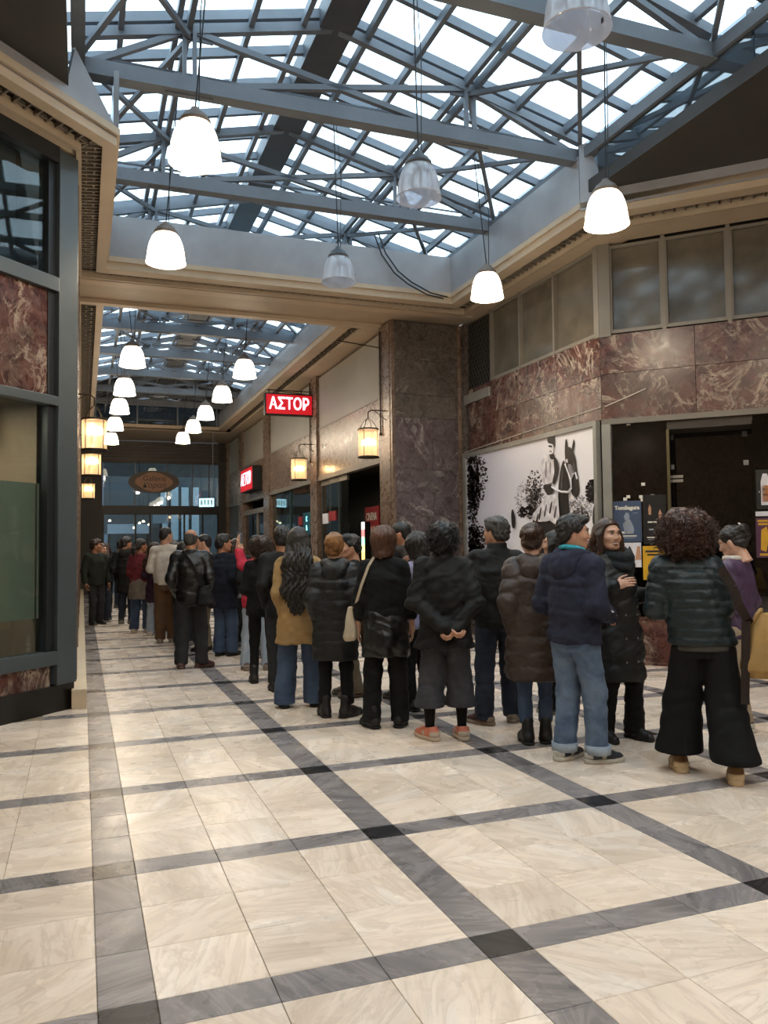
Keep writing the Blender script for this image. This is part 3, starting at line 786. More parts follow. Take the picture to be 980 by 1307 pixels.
def pendant(loc, lit, top, label, group, power=None):
    t = empty('pendant_lamp', loc); tag(t, label, 'lamp', group)
    xt, top = hang_point(loc[0], loc[1])           # the purlin or ridge the wire is tied to
    MB().lathe(DP, 32).build('glass_shade', M_DOME if lit else M_DOMEOFF, t, True)
    MB().lathe([(0, .45), (.035, .45), (.04, .42), (.065, .415), (.07, .39), (.1, .385), (.105, .36), (.125, .35), (.13, .315), (.0, .31)], 20).build('cap', M_CAP if lit else M_STEELD, t, True)
    MB().tube([(0, 0, .44), (xt-loc[0], 0, top-loc[2])], .007, 6).build('wire', M_WIRE, t)
    MB().tube([(.03, 0, .43), (.045, 0, (top-loc[2])*.5+.2), (xt-loc[0]+.015, 0, top-loc[2])], .005, 5).build('cable', M_WIRE, t)
    MB().box(.19, .21, -.012, .012, .1, .13).build('shade_clip', M_DOTS, t)
    bl = MB().lathe([(0, .15), (.035, .17), (.045, .21), (.03, .26), (.0, .29)], 12)
    bl.build('bulb', emit('bulb_glow', '#fff0d0', 8) if lit else M_DOMEOFF, t, True)
    if lit:
        ld = bpy.data.lights.new('lamp_light', 'POINT'); ld.energy = power or LAMP_W; ld.color = (1, .81, .60); ld.shadow_soft_size = .12
        lo = bpy.data.objects.new('lamp_light', ld); col.objects.link(lo); lo.parent = t; lo.location = (0, 0, -.05)
    return t
GL = 'lit dome lamps in the hall'
pendant((.85, 6.55, 4.66), True, 6.2, 'lit white dome pendant below the truss beside the slate framed shop', GL)
pendant((.85, 9.0, 4.66), True, 6.2, 'lit white dome pendant in front of the grey fascia above the beam', GL)
pendant((4.74, 6.43, 4.6), True, 6.2, 'lit white dome pendant beside the canted corner of the right cornice', GL)
pendant((4.93, 9.25, 4.74), True, 6.2, 'lit white dome pendant by the upper windows over the horse picture', GL)
pendant((2.88, 4.16, 4.72), False, 6.2, 'unlit clear glass dome pendant nearest the canted shop windows and their truss', 'unlit dome lamps down the middle')
pendant((2.95, 6.85, 4.78), False, 6.2, 'unlit clear glass dome pendant under the middle truss', 'unlit dome lamps down the middle')
pendant((2.97, 9.45, 4.80), False, 6.2, 'unlit clear glass dome pendant against the grey fascia with dangling wires', 'unlit dome lamps down the middle')
for X in (.85, 4.8):
    for Y in (3.9, 1.3, -1.3): pendant((X, Y, 4.66), True, 6.2, 'lit white dome pendant in the near part of the hall', 'lit dome lamps behind the viewer')
for X, nm in ((.78, 'left'), (2.80, 'right')):
    for k in range(5):
        Y = (14.03, 16.7, 19.0, 21.7, 24.6)[k] if X < 1 else (14.75, 17.3, 19.8, 22.1, 24.5)[k]
        o = pendant((X, Y, 4.60 if X < 1 else 4.68), True, 5.98,
            '%s lit dome pendant from the beam in the corridor row %s' % (('first', 'second', 'third', 'fourth', 'fifth')[k], 'beside the lanterns' if X < 1 else 'nearer the red signs'),
            'corridor dome lamps above the lanterns' if X < 1 else 'corridor dome lamps towards the red signs', 26)

# ------------------------------------------------------------------ wall lanterns
M_IRON = plain('lantern_iron', '#2a211a', .5, .4)
def lantern_glass():
    t = NT('lantern_glass'); v = t.obj_vec()
    sx = t.add('ShaderNodeSeparateXYZ'); t.link(v, sx.inputs[0])
    t.b.inputs['Base Color'].default_value = lin('#e6cfae'); t.b.inputs['Roughness'].default_value = .4
    t.b.inputs['Transmission Weight'].default_value = .6
    t.b.inputs['Alpha'].default_value = .55
    t.b.inputs['Emission Color'].default_value = lin('#ffc48a'); t.b.inputs['Emission Strength'].default_value = .55
    return t.m
M_LGLASS = lantern_glass()
M_CANDLE = emit('candle_glow', '#ffd9a0', 30)
def lantern(loc, side, r, h, label, group):
    t = empty('wall_lantern', loc); tag(t, label, 'lantern', group)
    MB().lathe([(r, 0), (r, h)], 28).build('glass_cylinder', M_LGLASS, t, True)
    MB().lathe([(r-.01, -.012), (r+.012, -.012), (r+.012, .012), (r-.01, .012), (r-.01, -.012)], 28).build('bottom_ring', M_IRON, t)
    MB().lathe([(r-.01, h-.012), (r+.012, h-.012), (r+.012, h+.012), (r-.01, h+.012), (r-.01, h-.012)], 28).build('top_ring', M_IRON, t)
    MB().lathe([(0, -.014), (r, -.014), (r, -.004), (0, -.004)], 20).build('bottom_plate', M_IRON, t)
    for k in range(4):
        a = PI/4+k*PI/2; x, y = r*math.cos(a), r*math.sin(a)
        MB().tube([(x, y, 0), (x, y, h)], .006, 6).build('stay', M_IRON, t)
        MB().tube([(x, y, h), (x*.5, y*.5, h+.14), (0, 0, h+.2)], .005, 6).build('crown_wire', M_IRON, t)
    for k in range(3):
        a = k*2*PI/3; x, y = .055*math.cos(a), .055*math.sin(a)
        c = MB().lathe([(0, .1), (.011, .1), (.011, .2), (0, .2)], 8, x, y).build('candle', M_BEIGE, t)
        MB().lathe([(0, .2), (.022, .22), (.026, .25), (.012, .29), (0, .31)], 10, x, y).build('flame_bulb', M_CANDLE, c, True)
    MB().tube([(0, 0, h+.2), (0, 0, h+.3), (side*.06, 0, h+.34), (side*(.38 if side > 0 else .22), 0, h+.34)], .011, 8).build('bracket', M_IRON, t)
    MB().tube([(side*.1, 0, h+.34), (side*.22, 0, h+.26), (side*(.36 if side > 0 else .2), 0, h+.16)], .007, 6).build('scroll', M_IRON, t)
    ld = bpy.data.lights.new('lantern_light', 'POINT'); ld.energy = 7; ld.color = (1, .62, .28); ld.shadow_soft_size = .05
    lo = bpy.data.objects.new('lantern_light', ld); col.objects.link(lo); lo.parent = t; lo.location = (0, 0, .27)
lantern((4.62, 13.08, 3.07), 1, .172, .48, 'brass cylinder lantern by the marble pier and dark doorway', 'lanterns')
lantern((4.62, 17.85, 3.07), 1, .172, .48, 'brass cylinder lantern below the hanging red sign', 'lanterns')
lantern((.15, 11.5, 2.87), -1, .16, .41, 'cylinder lantern on the shop wall nearest the slate post', 'lanterns')
lantern((.15, 15.1, 2.84), -1, .16, .38, 'cylinder lantern second along the corridor from the slate post', 'lanterns')
lantern((.15, 22.8, 2.90), -1, .16, .40, 'cylinder lantern farthest along the corridor from the slate post', 'lanterns')
# long iron poles beside the pilasters
for Y in (13.3, 18.0):
    t = empty('iron_stay', (4.93, Y, 3.5)); tag(t, 'thin black iron stay pole on the pilaster ' + ('beside the tall marble pier' if Y < 15 else 'behind the hanging red sign'), 'pole', 'iron stays on the pilasters')
    MB().tube([(0, 0, 0), (0, 0, 1.85)], .014, 8).build('pole', M_IRON, t)
    MB().tube([(0, 0, 1.55), (-.8, 0, 1.62)], .01, 6).build('arm', M_IRON, t)
    MB().lathe([(0, -.02), (.025, -.01), (.025, .03), (0, .04)], 8).build('finial', M_IRON, t)

# loose black cables dangling over the back fascia
lc = empty('loose_cable', (0, 0, 0)); tag(lc, 'loose black cables drooping over the grey fascia near the corner', 'cable')
for off in (0, 5):
    P = [onY(x+off, y-off*.4, 11.56) for x, y in ((478, 300), (487, 325), (503, 348), (520, 362), (545, 376), (566, 381))]
    MB().tube(P, .011, 6).build('strand', M_WIRE, lc)
# ------------------------------------------------------------------ big black-and-white photograph of a rider
INK = {k: plain('print_'+k, c, .45, 0, .35 if k in ('light', 'mid', 'grey') else .12, 9) for k, c in dict(black='#100d0b', dark='#1f1a1a', mid='#554d4f', grey='#8d8688', light='#ddd6d6', white='#f0ebea').items()}
PX = 6.262
ph = empty('poster', (0, 0, 0)); tag(ph, 'large black and white photograph of a rider on a dark horse, framed on wall', 'poster')
def on_poster(zx, zy, lift=0.0):
    h = onX(585+zx/5.158, 530+zy/5.158, PX-lift); return Vector((PX-lift, h.y, h.z))
def print_board():
    t = NT('photo_print'); v = t.obj_vec(); sx = t.add('ShaderNodeSeparateXYZ'); t.link(v, sx.inputs[0])
    mr = t.add('ShaderNodeMapRange'); t.link(sx.outputs[1], mr.inputs[0]); mr.inputs[1].default_value = 8.9; mr.inputs[2].default_value = 12.7
    rp = t.ramp([(0, '#f2eceb'), (.45, '#efe9ec'), (1, '#c9cadb')], mr.outputs[0]); t.link(rp.outputs[0], t.b.inputs['Base Color'])
    t.b.inputs['Roughness'].default_value = .4; return t.m
z_top = 3.06; y_l, y_r = 12.62, 8.86
MB().box(PX, PX+.03, y_r, y_l, .78, z_top).build('print', print_board(), ph)
M_PF = plain('grey_frame', '#8d8b84')
MB().box(PX-.03, PX+.04, y_r-.07, y_l+.1, z_top, z_top+.07).build('frame_rail', M_PF, ph)
MB().box(PX-.03, PX+.04, y_r-.07, y_l+.1, .71, .78).build('frame_rail', M_PF, ph)
MB().box(PX-.03, PX+.04, y_l, y_l+.1, .78, z_top).build('frame_stile', M_PF, ph)
MB().box(PX-.03, PX+.04, y_r-.07, y_r, .78, z_top).build('frame_stile', M_PF, ph)
lift = [.0012]
def shape(pts, ink, nm='figure'):
    lift[0] += .0006
    for _ in range(2):                        # round the outline
        pts = [((a[0]*(1-f)+b[0]*f), (a[1]*(1-f)+b[1]*f)) for a, b in zip(pts, pts[1:]+pts[:1]) for f in (.22, .78)]
    P = [on_poster(x, y, lift[0]) for x, y in pts]
    P = [Vector((p.x, min(max(p.y, y_r+.002), y_l-.002), min(max(p.z, .79), z_top-.002))) for p in P]
    return MB().slab(P[::-1], (.0005, 0, 0)).build(nm, INK[ink], ph)
def leaves(cx, cy, rx, ry, n, ink, size=7, seed=1):
    rnd = random.Random(seed); lift[0] += .0006; mb = MB()
    for _ in range(n):
        a = rnd.random()*2*PI; r = rnd.random()**.6
        x, y = cx+rx*r*math.cos(a), cy+ry*r*math.sin(a); s = size*(.5+rnd.random())
        pts = [(x+s*math.cos(k*1.2566+a)*(.5+rnd.random()*.7), y+s*math.sin(k*1.2566+a)*(.5+rnd.random()*.7)) for k in range(5)]
        P = [on_poster(u, v, lift[0]) for u, v in pts]
        if any(p.y < y_r+.003 or p.y > y_l-.003 or p.z > z_top-.003 for p in P): continue
        mb.poly(P)
    return tag(mb.build('foliage_print', INK[ink], ph), kind='stuff')
leaves(470, 550, 100, 140, 420, 'grey', 4, 2); leaves(500, 520, 60, 160, 380, 'mid', 5, 3); leaves(505, 560, 45, 110, 260, 'dark', 5, 13)
leaves(455, 640, 70, 40, 120, 'dark', 7, 4)
leaves(800, 630, 80, 100, 420, 'grey', 4, 5); leaves(800, 670, 60, 60, 160, 'mid', 6, 6)
leaves(100, 420, 95, 190, 420, 'dark', 6, 7); leaves(92, 480, 50, 220, 420, 'black', 8, 8)
leaves(100, 840, 80, 150, 330, 'dark', 7, 9); leaves(95, 880, 55, 150, 330, 'black', 9, 10)
leaves(895, 500, 60, 80, 280, 'dark', 8, 11); leaves(900, 520, 45, 60, 150, 'mid', 7, 12)
shape([(885, 590), (935, 560), (942, 720), (880, 735)], 'dark')
shape([(480, 700), (530, 600), (580, 540), (700, 560), (740, 690), (730, 1000), (470, 1000)], 'dark', 'horse_body')
shape([(690, 285), (668, 370), (655, 500), (658, 600), (668, 700), (738, 700), (728, 600), (722, 515), (738, 480), (722, 400), (708, 330)], 'black', 'horse_neck')
shape([(698, 205), (745, 212), (772, 280), (780, 360), (795, 450), (790, 528), (770, 545), (745, 520), (738, 480), (745, 440), (720, 380), (702, 300)], 'dark', 'horse_head')
shape([(698, 245), (703, 160), (712, 155), (724, 215)], 'black', 'horse_ear')
shape([(742, 238), (758, 148), (767, 190), (756, 242)], 'black', 'horse_ear')
shape([(716, 320), (742, 322), (762, 380), (748, 425), (728, 375)], 'grey', 'horse_cheek'); shape([(752, 300), (766, 330), (776, 400), (770, 440), (760, 380)], 'mid', 'horse_blaze'); shape([(680, 360), (690, 350), (684, 480), (672, 500)], 'mid', 'mane_light'); shape([(772, 470), (784, 462), (786, 490), (776, 500)], 'mid', 'nostril')
shape([(745, 470), (794, 455), (798, 500), (778, 545), (750, 522)], 'black', 'horse_muzzle')
shape([(705, 290), (718, 285), (722, 310), (708, 315)], 'light', 'horse_star')
shape([(545, 305), (572, 255), (600, 258), (626, 268), (652, 300), (656, 380), (640, 425), (600, 452), (560, 456), (549, 400)], 'light', 'jacket')
shape([(572, 300), (582, 310), (580, 420), (570, 400)], 'grey', 'jacket_fold')
shape([(600, 300), (612, 320), (606, 400), (598, 360)], 'grey', 'jacket_fold')
shape([(626, 265), (656, 300), (662, 360), (646, 425), (630, 462), (616, 440), (632, 380), (628, 320)], 'dark', 'sleeve')
shape([(596, 252), (630, 252), (634, 292), (604, 290)], 'black', 'scarf')
shape([(587, 182), (612, 180), (627, 206), (624, 250), (602, 260), (588, 232)], 'white', 'face')
shape([(590, 196), (619, 200), (617, 213), (592, 209)], 'black', 'glasses')
shape([(598, 234), (614, 236), (612, 243), (600, 241)], 'dark', 'mouth')
shape([(583, 140), (629, 128), (634, 205), (628, 215), (622, 190), (586, 184)], 'dark', 'hat')
shape([(556, 455), (615, 455), (632, 477), (612, 525), (590, 532), (562, 490)], 'dark', 'gloves')
shape([(576, 528), (655, 515), (660, 600), (665, 690), (640, 725), (600, 690), (582, 700), (500, 702), (480, 662), (530, 600)], 'light', 'coat_tail')
for k, (x, y) in enumerate(((540, 610), (575, 590), (610, 570), (640, 600), (520, 650))):
    shape([(x, y), (x+9, y-8), (x-4, y+85), (x-16, y+70)], 'mid' if k % 2 else 'dark', 'coat_fold')
shape([(346, 655), (350, 622), (360, 618), (366, 650), (374, 668), (372, 745), (352, 745)], 'dark', 'far_rider')
def rein(pts, w=.012, ink='white'):
    lift[0] += .0006
    P = [on_poster(x, y, lift[0]+.002) for x, y in pts]
    MB().tube(P, w, 5).build('rein_print', INK[ink], ph)
rein([(615, 470), (640, 490), (680, 504), (722, 506), (742, 482)], .016); rein([(700, 320), (722, 380), (740, 425), (752, 390), (770, 378), (780, 420)], .01); rein([(740, 425), (742, 478)], .01)

# ------------------------------------------------------------------ posters on the right shop front
def rposter(name, label, pxa, pya, pxb, pyb, n, base, group='posters on the shop glass'):
    u0, z1 = uR(pxa, pya, n); u1, _ = uR(pxb, pya, n); _, z0 = uR(pxa, pyb, n)
    o = empty(name, PR + DR*((u0+u1)/2) + NR*n + Vector((0, 0, z0)), math.atan2(-1, 1)); tag(o, label, 'poster', group)
    W, H = u1-u0, z1-z0
    MB().box(-W/2, W/2, -.006, .012, 0, H).build('sheet', base, o)
    def tx(s, x, z, size, mat, bold=0.0, sx=1.0): return text_obj('lettering', s, mat, o, size, (x*W, -.0075, z*H), (PI/2, 0, 0), .0008, sx, bold=bold)
    def sh(pts, mat, nm='picture'): return MB().slab([(x*W, -.0066, z*H) for x, z in pts], (0, -.0006, 0)).build(nm, mat, o)
    global rule
    def rule(x0, x1, z, h_, mat): return sh([(x0, z-h_/2), (x1, z-h_/2), (x1, z+h_/2), (x0, z+h_/2)], mat, 'type_line')
    return o, W, H, tx, sh
P_BLUE = plain('poster_blue', '#3d4c66', .5, 0, .06, 3); P_BLK = plain('poster_black', '#100e0f', .4); P_WHT = plain('poster_white', '#d9d6dc', .5)
P_YEL = plain('poster_yellow', '#c99a1c', .5, 0, .15, 8); P_PUR = plain('poster_purple', '#4a2340', .5); I_W = plain('ink_white', '#d8d2c4', .5); I_B = plain('ink_black', '#1c1a20', .5)
I_G = plain('ink_grey', '#8b93a0', .5); I_S = plain('ink_skin', '#b98a6a', .5); I_O = plain('ink_orange', '#d07a1a', .5)
NP = .018
o, W, H, tx, sh = rposter('poster', 'blue poster of a grey figure headed in white letters, on the dark shop glass', 782, 640, 818, 692, NP, P_BLUE)
tx('TomSegura', 0, .83, W*.19, I_W, .004)
sh([(-.12, .62), (-.04, .72), (.06, .70), (.09, .60), (.04, .52), (-.08, .53)], I_G); sh([(-.16, .44), (-.05, .53), (.1, .55), (.2, .4), (.24, .28), (.2, .2), (-.1, .2)], I_G)
sh([(-.08, .48), (.02, .50), (.0, .42), (-.04, .40)], I_W); rule(-.2, .12, .23, .05, I_W); rule(-.3, .32, .145, .028, I_W); rule(-.25, .27, .10, .014, I_G); rule(.2, .38, .70, .012, I_G)
o, W, H, tx, sh = rposter('poster', 'white poster with black capital letters below the blue poster', 782, 693, 818, 724, NP, P_WHT)
tx('RA', .02, .72, W*.26, I_B, .005); tx('AIN', .05, .36, W*.27, I_B, .005); sh([(.28, .30), (.36, .85), (.46, .85), (.49, .3)], I_S)
o, W, H, tx, sh = rposter('poster', 'black poster with small pale faces and lines of type, beside the blue poster', 820, 632, 849, 695, NP, P_BLK)
for x, z in ((-.2, .72), (.25, .62)): sh([(x-.07, z), (x, z+.09), (x+.07, z), (x+.05, z-.12), (x-.05, z-.12)], I_S)
rule(-.3, .1, .45, .03, I_W); rule(-.35, .35, .14, .02, I_W); rule(-.25, -.05, .3, .03, I_G); rule(-.3, .2, .1, .012, I_G)
o, W, H, tx, sh = rposter('poster', 'yellow poster with dark lettering below the black poster', 820, 697, 849, 740, NP, P_YEL)
rule(-.38, .34, .84, .06, I_B); rule(-.3, .28, .74, .05, I_B); sh([(-.3, .1), (-.1, .45), (.2, .4), (.4, .05)], I_B)
o, W, H, tx, sh = rposter('poster', 'black poster of a white and orange bottle shape among white splashes', 964, 600, 992, 650, NP, P_BLK)
sh([(-.28, .1), (-.28, .7), (-.18, .9), (.02, .9), (.12, .7), (.12, .1)], P_WHT); sh([(-.24, .18), (-.24, .6), (.08, .6), (.08, .18)], I_O); rule(-.2, .04, .5, .05, I_B); rule(-.18, .02, .36, .05, I_B)
rr = random.Random(4)
for k in range(12):
    x, z = rr.uniform(-.45, .45), rr.uniform(.05, .95)
    if -.32 < x < .16: continue
    sh([(x, z), (x+.06, z+.02), (x+.03, z+.06)], P_WHT, 'splash')
o, W, H, tx, sh = rposter('poster', 'plain white strip notice between the bottle poster and the yellow purple one', 964, 653, 992, 659, NP, P_WHT)
o, W, H, tx, sh = rposter('poster', 'yellow and purple poster with bold lettering under the white strip', 964, 661, 992, 712, NP, P_PUR)
rule(-.42, .2, .92, .05, P_YEL); rule(-.38, .24, .84, .05, P_YEL); sh([(-.3, .2), (-.25, .7), (0, .78), (.1, .5), (-.05, .15)], P_YEL); rule(-.35, .2, .08, .06, P_YEL)
# loose row of small paper scraps stuck on the glass
for k, (px, py) in enumerate(((798, 637), (802, 634), (818, 634), (820, 638), (825, 637), (833, 633), (841, 637), (802, 541), (821, 618), (784, 540))):
    u, z = uR(px, py, NP)
    o = MB().box(u-.025, u+.02, -.004, .012, z-.02, z+.02).build('paper_scrap', I_W); o.location = PR + NR*NP; o.rotation_euler = (0, 0, math.atan2(-1, 1))
    tag(o, 'tiny torn white paper scrap stuck on the dark shop glass', 'paper', 'paper scraps on the shop glass')
# ------------------------------------------------------------------ white cable along the marble band
P = [Vector((6.275, onX(x, y, 6.275).y, onX(x, y, 6.275).z)) for x, y in ((592, 578), (640, 562), (700, 542), (766, 520))]
q = [PR + DR*uR(x, y, -.03)[0] + NR*(-.03) + Vector((0, 0, uR(x, y, -.03)[1])) for x, y in ((772, 519), (800, 507), (824, 496))]
for pts, par in ((P, wp), (q, w2)):
    o = MB().tube([p for p in pts], .007, 6).build('cable', plain('cable_white', '#cfc6b8', .5), par); o.matrix_parent_inverse = Matrix.LocRotScale(par.location, par.rotation_euler, None).inverted()

# ------------------------------------------------------------------ red illuminated signs
M_RED = emit('sign_red', '#b8101e', .75, '#901018'); M_SGLOW = emit('sign_letter', '#f0e8ff', 1.6)
def neon_sign(name, loc, rz, W, H, T, label, side_mat, bold=.006):
    o = empty(name, loc, rz); tag(o, label, 'sign', 'red cinema signs')
    MB().box(-W/2, W/2, -T/2, T/2, 0, H).build('box', side_mat, o, bevel=.008)
    MB().box(-W/2+.03, W/2-.03, -T/2-.006, -T/2+.01, .03, H-.03).build('face', M_RED, o)
    text_obj('lettering', 'ΑΣΤΟΡ', M_SGLOW, o, H*.74, (0, -T/2-.02, H*.5), (PI/2, 0, 0), .004, W/(H*.74)*.245, bold=bold)
    return o
s1 = neon_sign('cinema_sign', (4.40, 17.9, 4.53), 0, 1.12, .5, .16, 'red box sign with glowing white capitals hanging out over the corridor', M_BLACKM)
MB().bar((-.5, 0, .58), (.62, 0, .58), .02, .02).build('hanger_bar', M_IRON, s1)
for x in (-.45, .3): MB().bar((x, 0, .48), (x, 0, .6), .02, .02).build('hanger', M_IRON, s1)
s2_ = neon_sign('cinema_sign', (4.86, 24.6, 3.27), -PI/2, 1.9, .72, .3, 'smaller red box sign with white capitals flat on the wall past the pilaster', M_BLACKM, -.004)

# ------------------------------------------------------------------ hanging oval sign at the far end
og = empty('oval_sign', (2.4, 29.85, 3.54)); tag(og, 'oval wooden sign with script lettering hanging before the far glass doors', 'sign')
def oval(rx, rz_, y0, y1, n=40, wav=0.0): 
    pts = [(rx*math.cos(2*PI*k/n)*(1+wav*math.cos(8*PI*k/n)), y0, .4+rz_*math.sin(2*PI*k/n)*(1+wav*math.cos(8*PI*k/n))) for k in range(n)]
    return MB().slab(pts, (0, y1-y0, 0))
oval(.88, .40, -.04, .04).build('outer_board', plain('sign_wood_dark', '#4a3c2e', .5, 0, .2, 6), og)
oval(.62, .33, -.055, -.03, wav=.06).build('inner_board', plain('sign_wood', '#9a6f50', .5, 0, .12, 6), og)
text_obj('lettering', 'Galleria', plain('sign_ink', '#2a1c14', .5), og, .26, (0, -.06, .52), (PI/2, 0, 0), .003, 1.0, shear=.25)
text_obj('lettering', 'Κοραή', plain('sign_ink', '#2a1c14', .5), og, .26, (0, -.06, .27), (PI/2, 0, 0), .003, 1.0, shear=.25)
for x in (-.5, .5): MB().tube([(x, 0, .7), (x, 0, 1.2), (x, .1, 1.2)], .008, 6).build('chain', M_IRON, og)
# lights and a pale board in the street beyond the doors
for k, (px, py, r_) in enumerate(((113, 667, .07), (140, 666, .05), (116, 683, .05), (178, 669, .05), (183, 667, .06), (171, 675, .05), (190, 671, .04))):
    p = onY(px, py, 34.0); o = MB().lathe([(0, 0), (r_, .01), (r_*1.1, .05), (r_*.5, .09), (0, .1)], 12).build('street_light', emit('street_glow', '#ffe8c0', 6)); o.location = p
    tag(o, 'small round warm light in the street beyond the far doors', 'light', 'street lights beyond the doors')
    MB().tube([(0, 0, .1), (0, 0, 4.745-p.z)], .01, 5).build('rod', M_IRON, o)
a, b = onY(137, 669, 36), onY(190, 681, 36)
o = empty('street_sign', (a.x, 36, b.z)); tag(o, 'long pale blue sign board in the street beyond the far doors', 'sign')
MB().box(0, b.x-a.x, -.04, .04, 0, a.z-b.z).build('board', plain('street_board', '#aebed6', .5), o); MB().box(.02, .1, 0, .06, -b.z, 0).build('post', M_BLACKM, o); MB().box(b.x-a.x-.1, b.x-a.x-.02, 0, .06, -b.z, 0).build('post', M_BLACKM, o)
a, b = onY(195, 655, 37), onY(215, 668, 37)
o = empty('street_sign', (a.x, 37, b.z)); tag(o, 'squarish grey blue sign board in the street beyond the far doors', 'sign')
MB().box(0, b.x-a.x, -.04, .04, 0, a.z-b.z).build('board', plain('street_board2', '#7e93a8', .5), o); MB().box(.3, .4, 0, .06, -b.z, 0).build('post', M_BLACKM, o)
# small blue-lit sign box by the far doors
bs = empty('light_box_sign', (3.85, 26.9, 2.88), R(-25)); tag(bs, 'small tilted light box sign glowing pale blue near the far doors', 'sign')
MB().box(-.27, .27, -.05, .05, 0, .34).build('box', M_BLACKM, bs)
MB().box(-.25, .25, -.056, -.045, .03, .31).build('face', emit('box_blue', '#7fd4f0', 1.6), bs)
for k in range(4): MB().box(-.2+k*.11, -.13+k*.11, -.06, -.054, .09, .26).build('sign_mark', plain('box_ink', '#bfeefa', .5), bs)
MB().tube([(.2, 0, .34), (.2, 0, 2.6)], .015, 8).build('hanger', M_STEEL, bs)

# ------------------------------------------------------------------ inside the cinema lobby
P_RED = plain('poster_red', '#8f1a22', .5, 0, .1, 6)
def wall_poster(label, pxa, pya, pxb, pyb, X, mat, lines=(), ink=None, cat='poster', name='poster', group='cinema posters'):
    a, b = onX(pxa, pya, X), onX(pxb, pyb, X); y0, y1 = sorted((a.y, b.y)); z0, z1 = sorted((a.z, b.z))
    o = empty(name, (X, (y0+y1)/2, z0), -PI/2); tag(o, label, cat, group); W, H = y1-y0, z1-z0
    MB().box(-W/2, W/2, -.01, .02, 0, H).build('sheet', mat, o)
    for k, s in enumerate(lines): text_obj('lettering', s, ink or I_W, o, H/(len(lines)+1.2), (0, -.014, H*(1-(k+.75)/(len(lines)+.5))), (PI/2, 0, 0), .002, .8, bold=.004)
    return o
wall_poster('red framed poster with white capitals in the dark cinema doorway', 466, 648, 484, 690, 5.55, P_RED, ('CINEMA', 'MAG'))
wall_poster('small red notice on the folding glass leaves', 420, 653, 429, 664, 5.05, P_RED)
wall_poster('pale notice on the folding glass leaves', 412, 656, 419, 668, 5.05, P_WHT)
wall_poster('small red card in the teal shop window', 381, 660, 386, 670, 5.05, P_RED)
nb = wall_poster('dark teal board with glowing cyan capitals in the window', 387, 655, 397, 682, 5.05, plain('teal_board', '#0d4a58', .4), ('C', 'A'), emit('cyan_glow', '#5fe6f2', 4), 'sign', 'neon_sign', 'neon window signs')
wall_poster('pale oval outline sign in the teal shop window', 362, 640, 376, 690, 5.2, plain('teal_board2', '#1b3b40', .4), ('O',), I_G, 'sign', 'window_sign', 'neon window signs')
tt = empty('ticket_display', (5.3, 15.2, .0)); tag(tt, 'tall slim display lit in red and rainbow colours in the doorway', 'display')
zc = onX(450, 668, 5.3).z
MB().box(-.06, .06, -.09, .09, 0, zc).build('stand', M_BLACKM, tt)
for k, c in enumerate(('#f0b040', '#c8e070', '#70e0b0', '#c02030', '#f4f0f0')):
    MB().box(-.07, -.06, -.085, .085, zc-.75+k*.15, zc-.75+(k+1)*.15).build('light_band', emit('band_%d' % k, c, 1.6), tt)
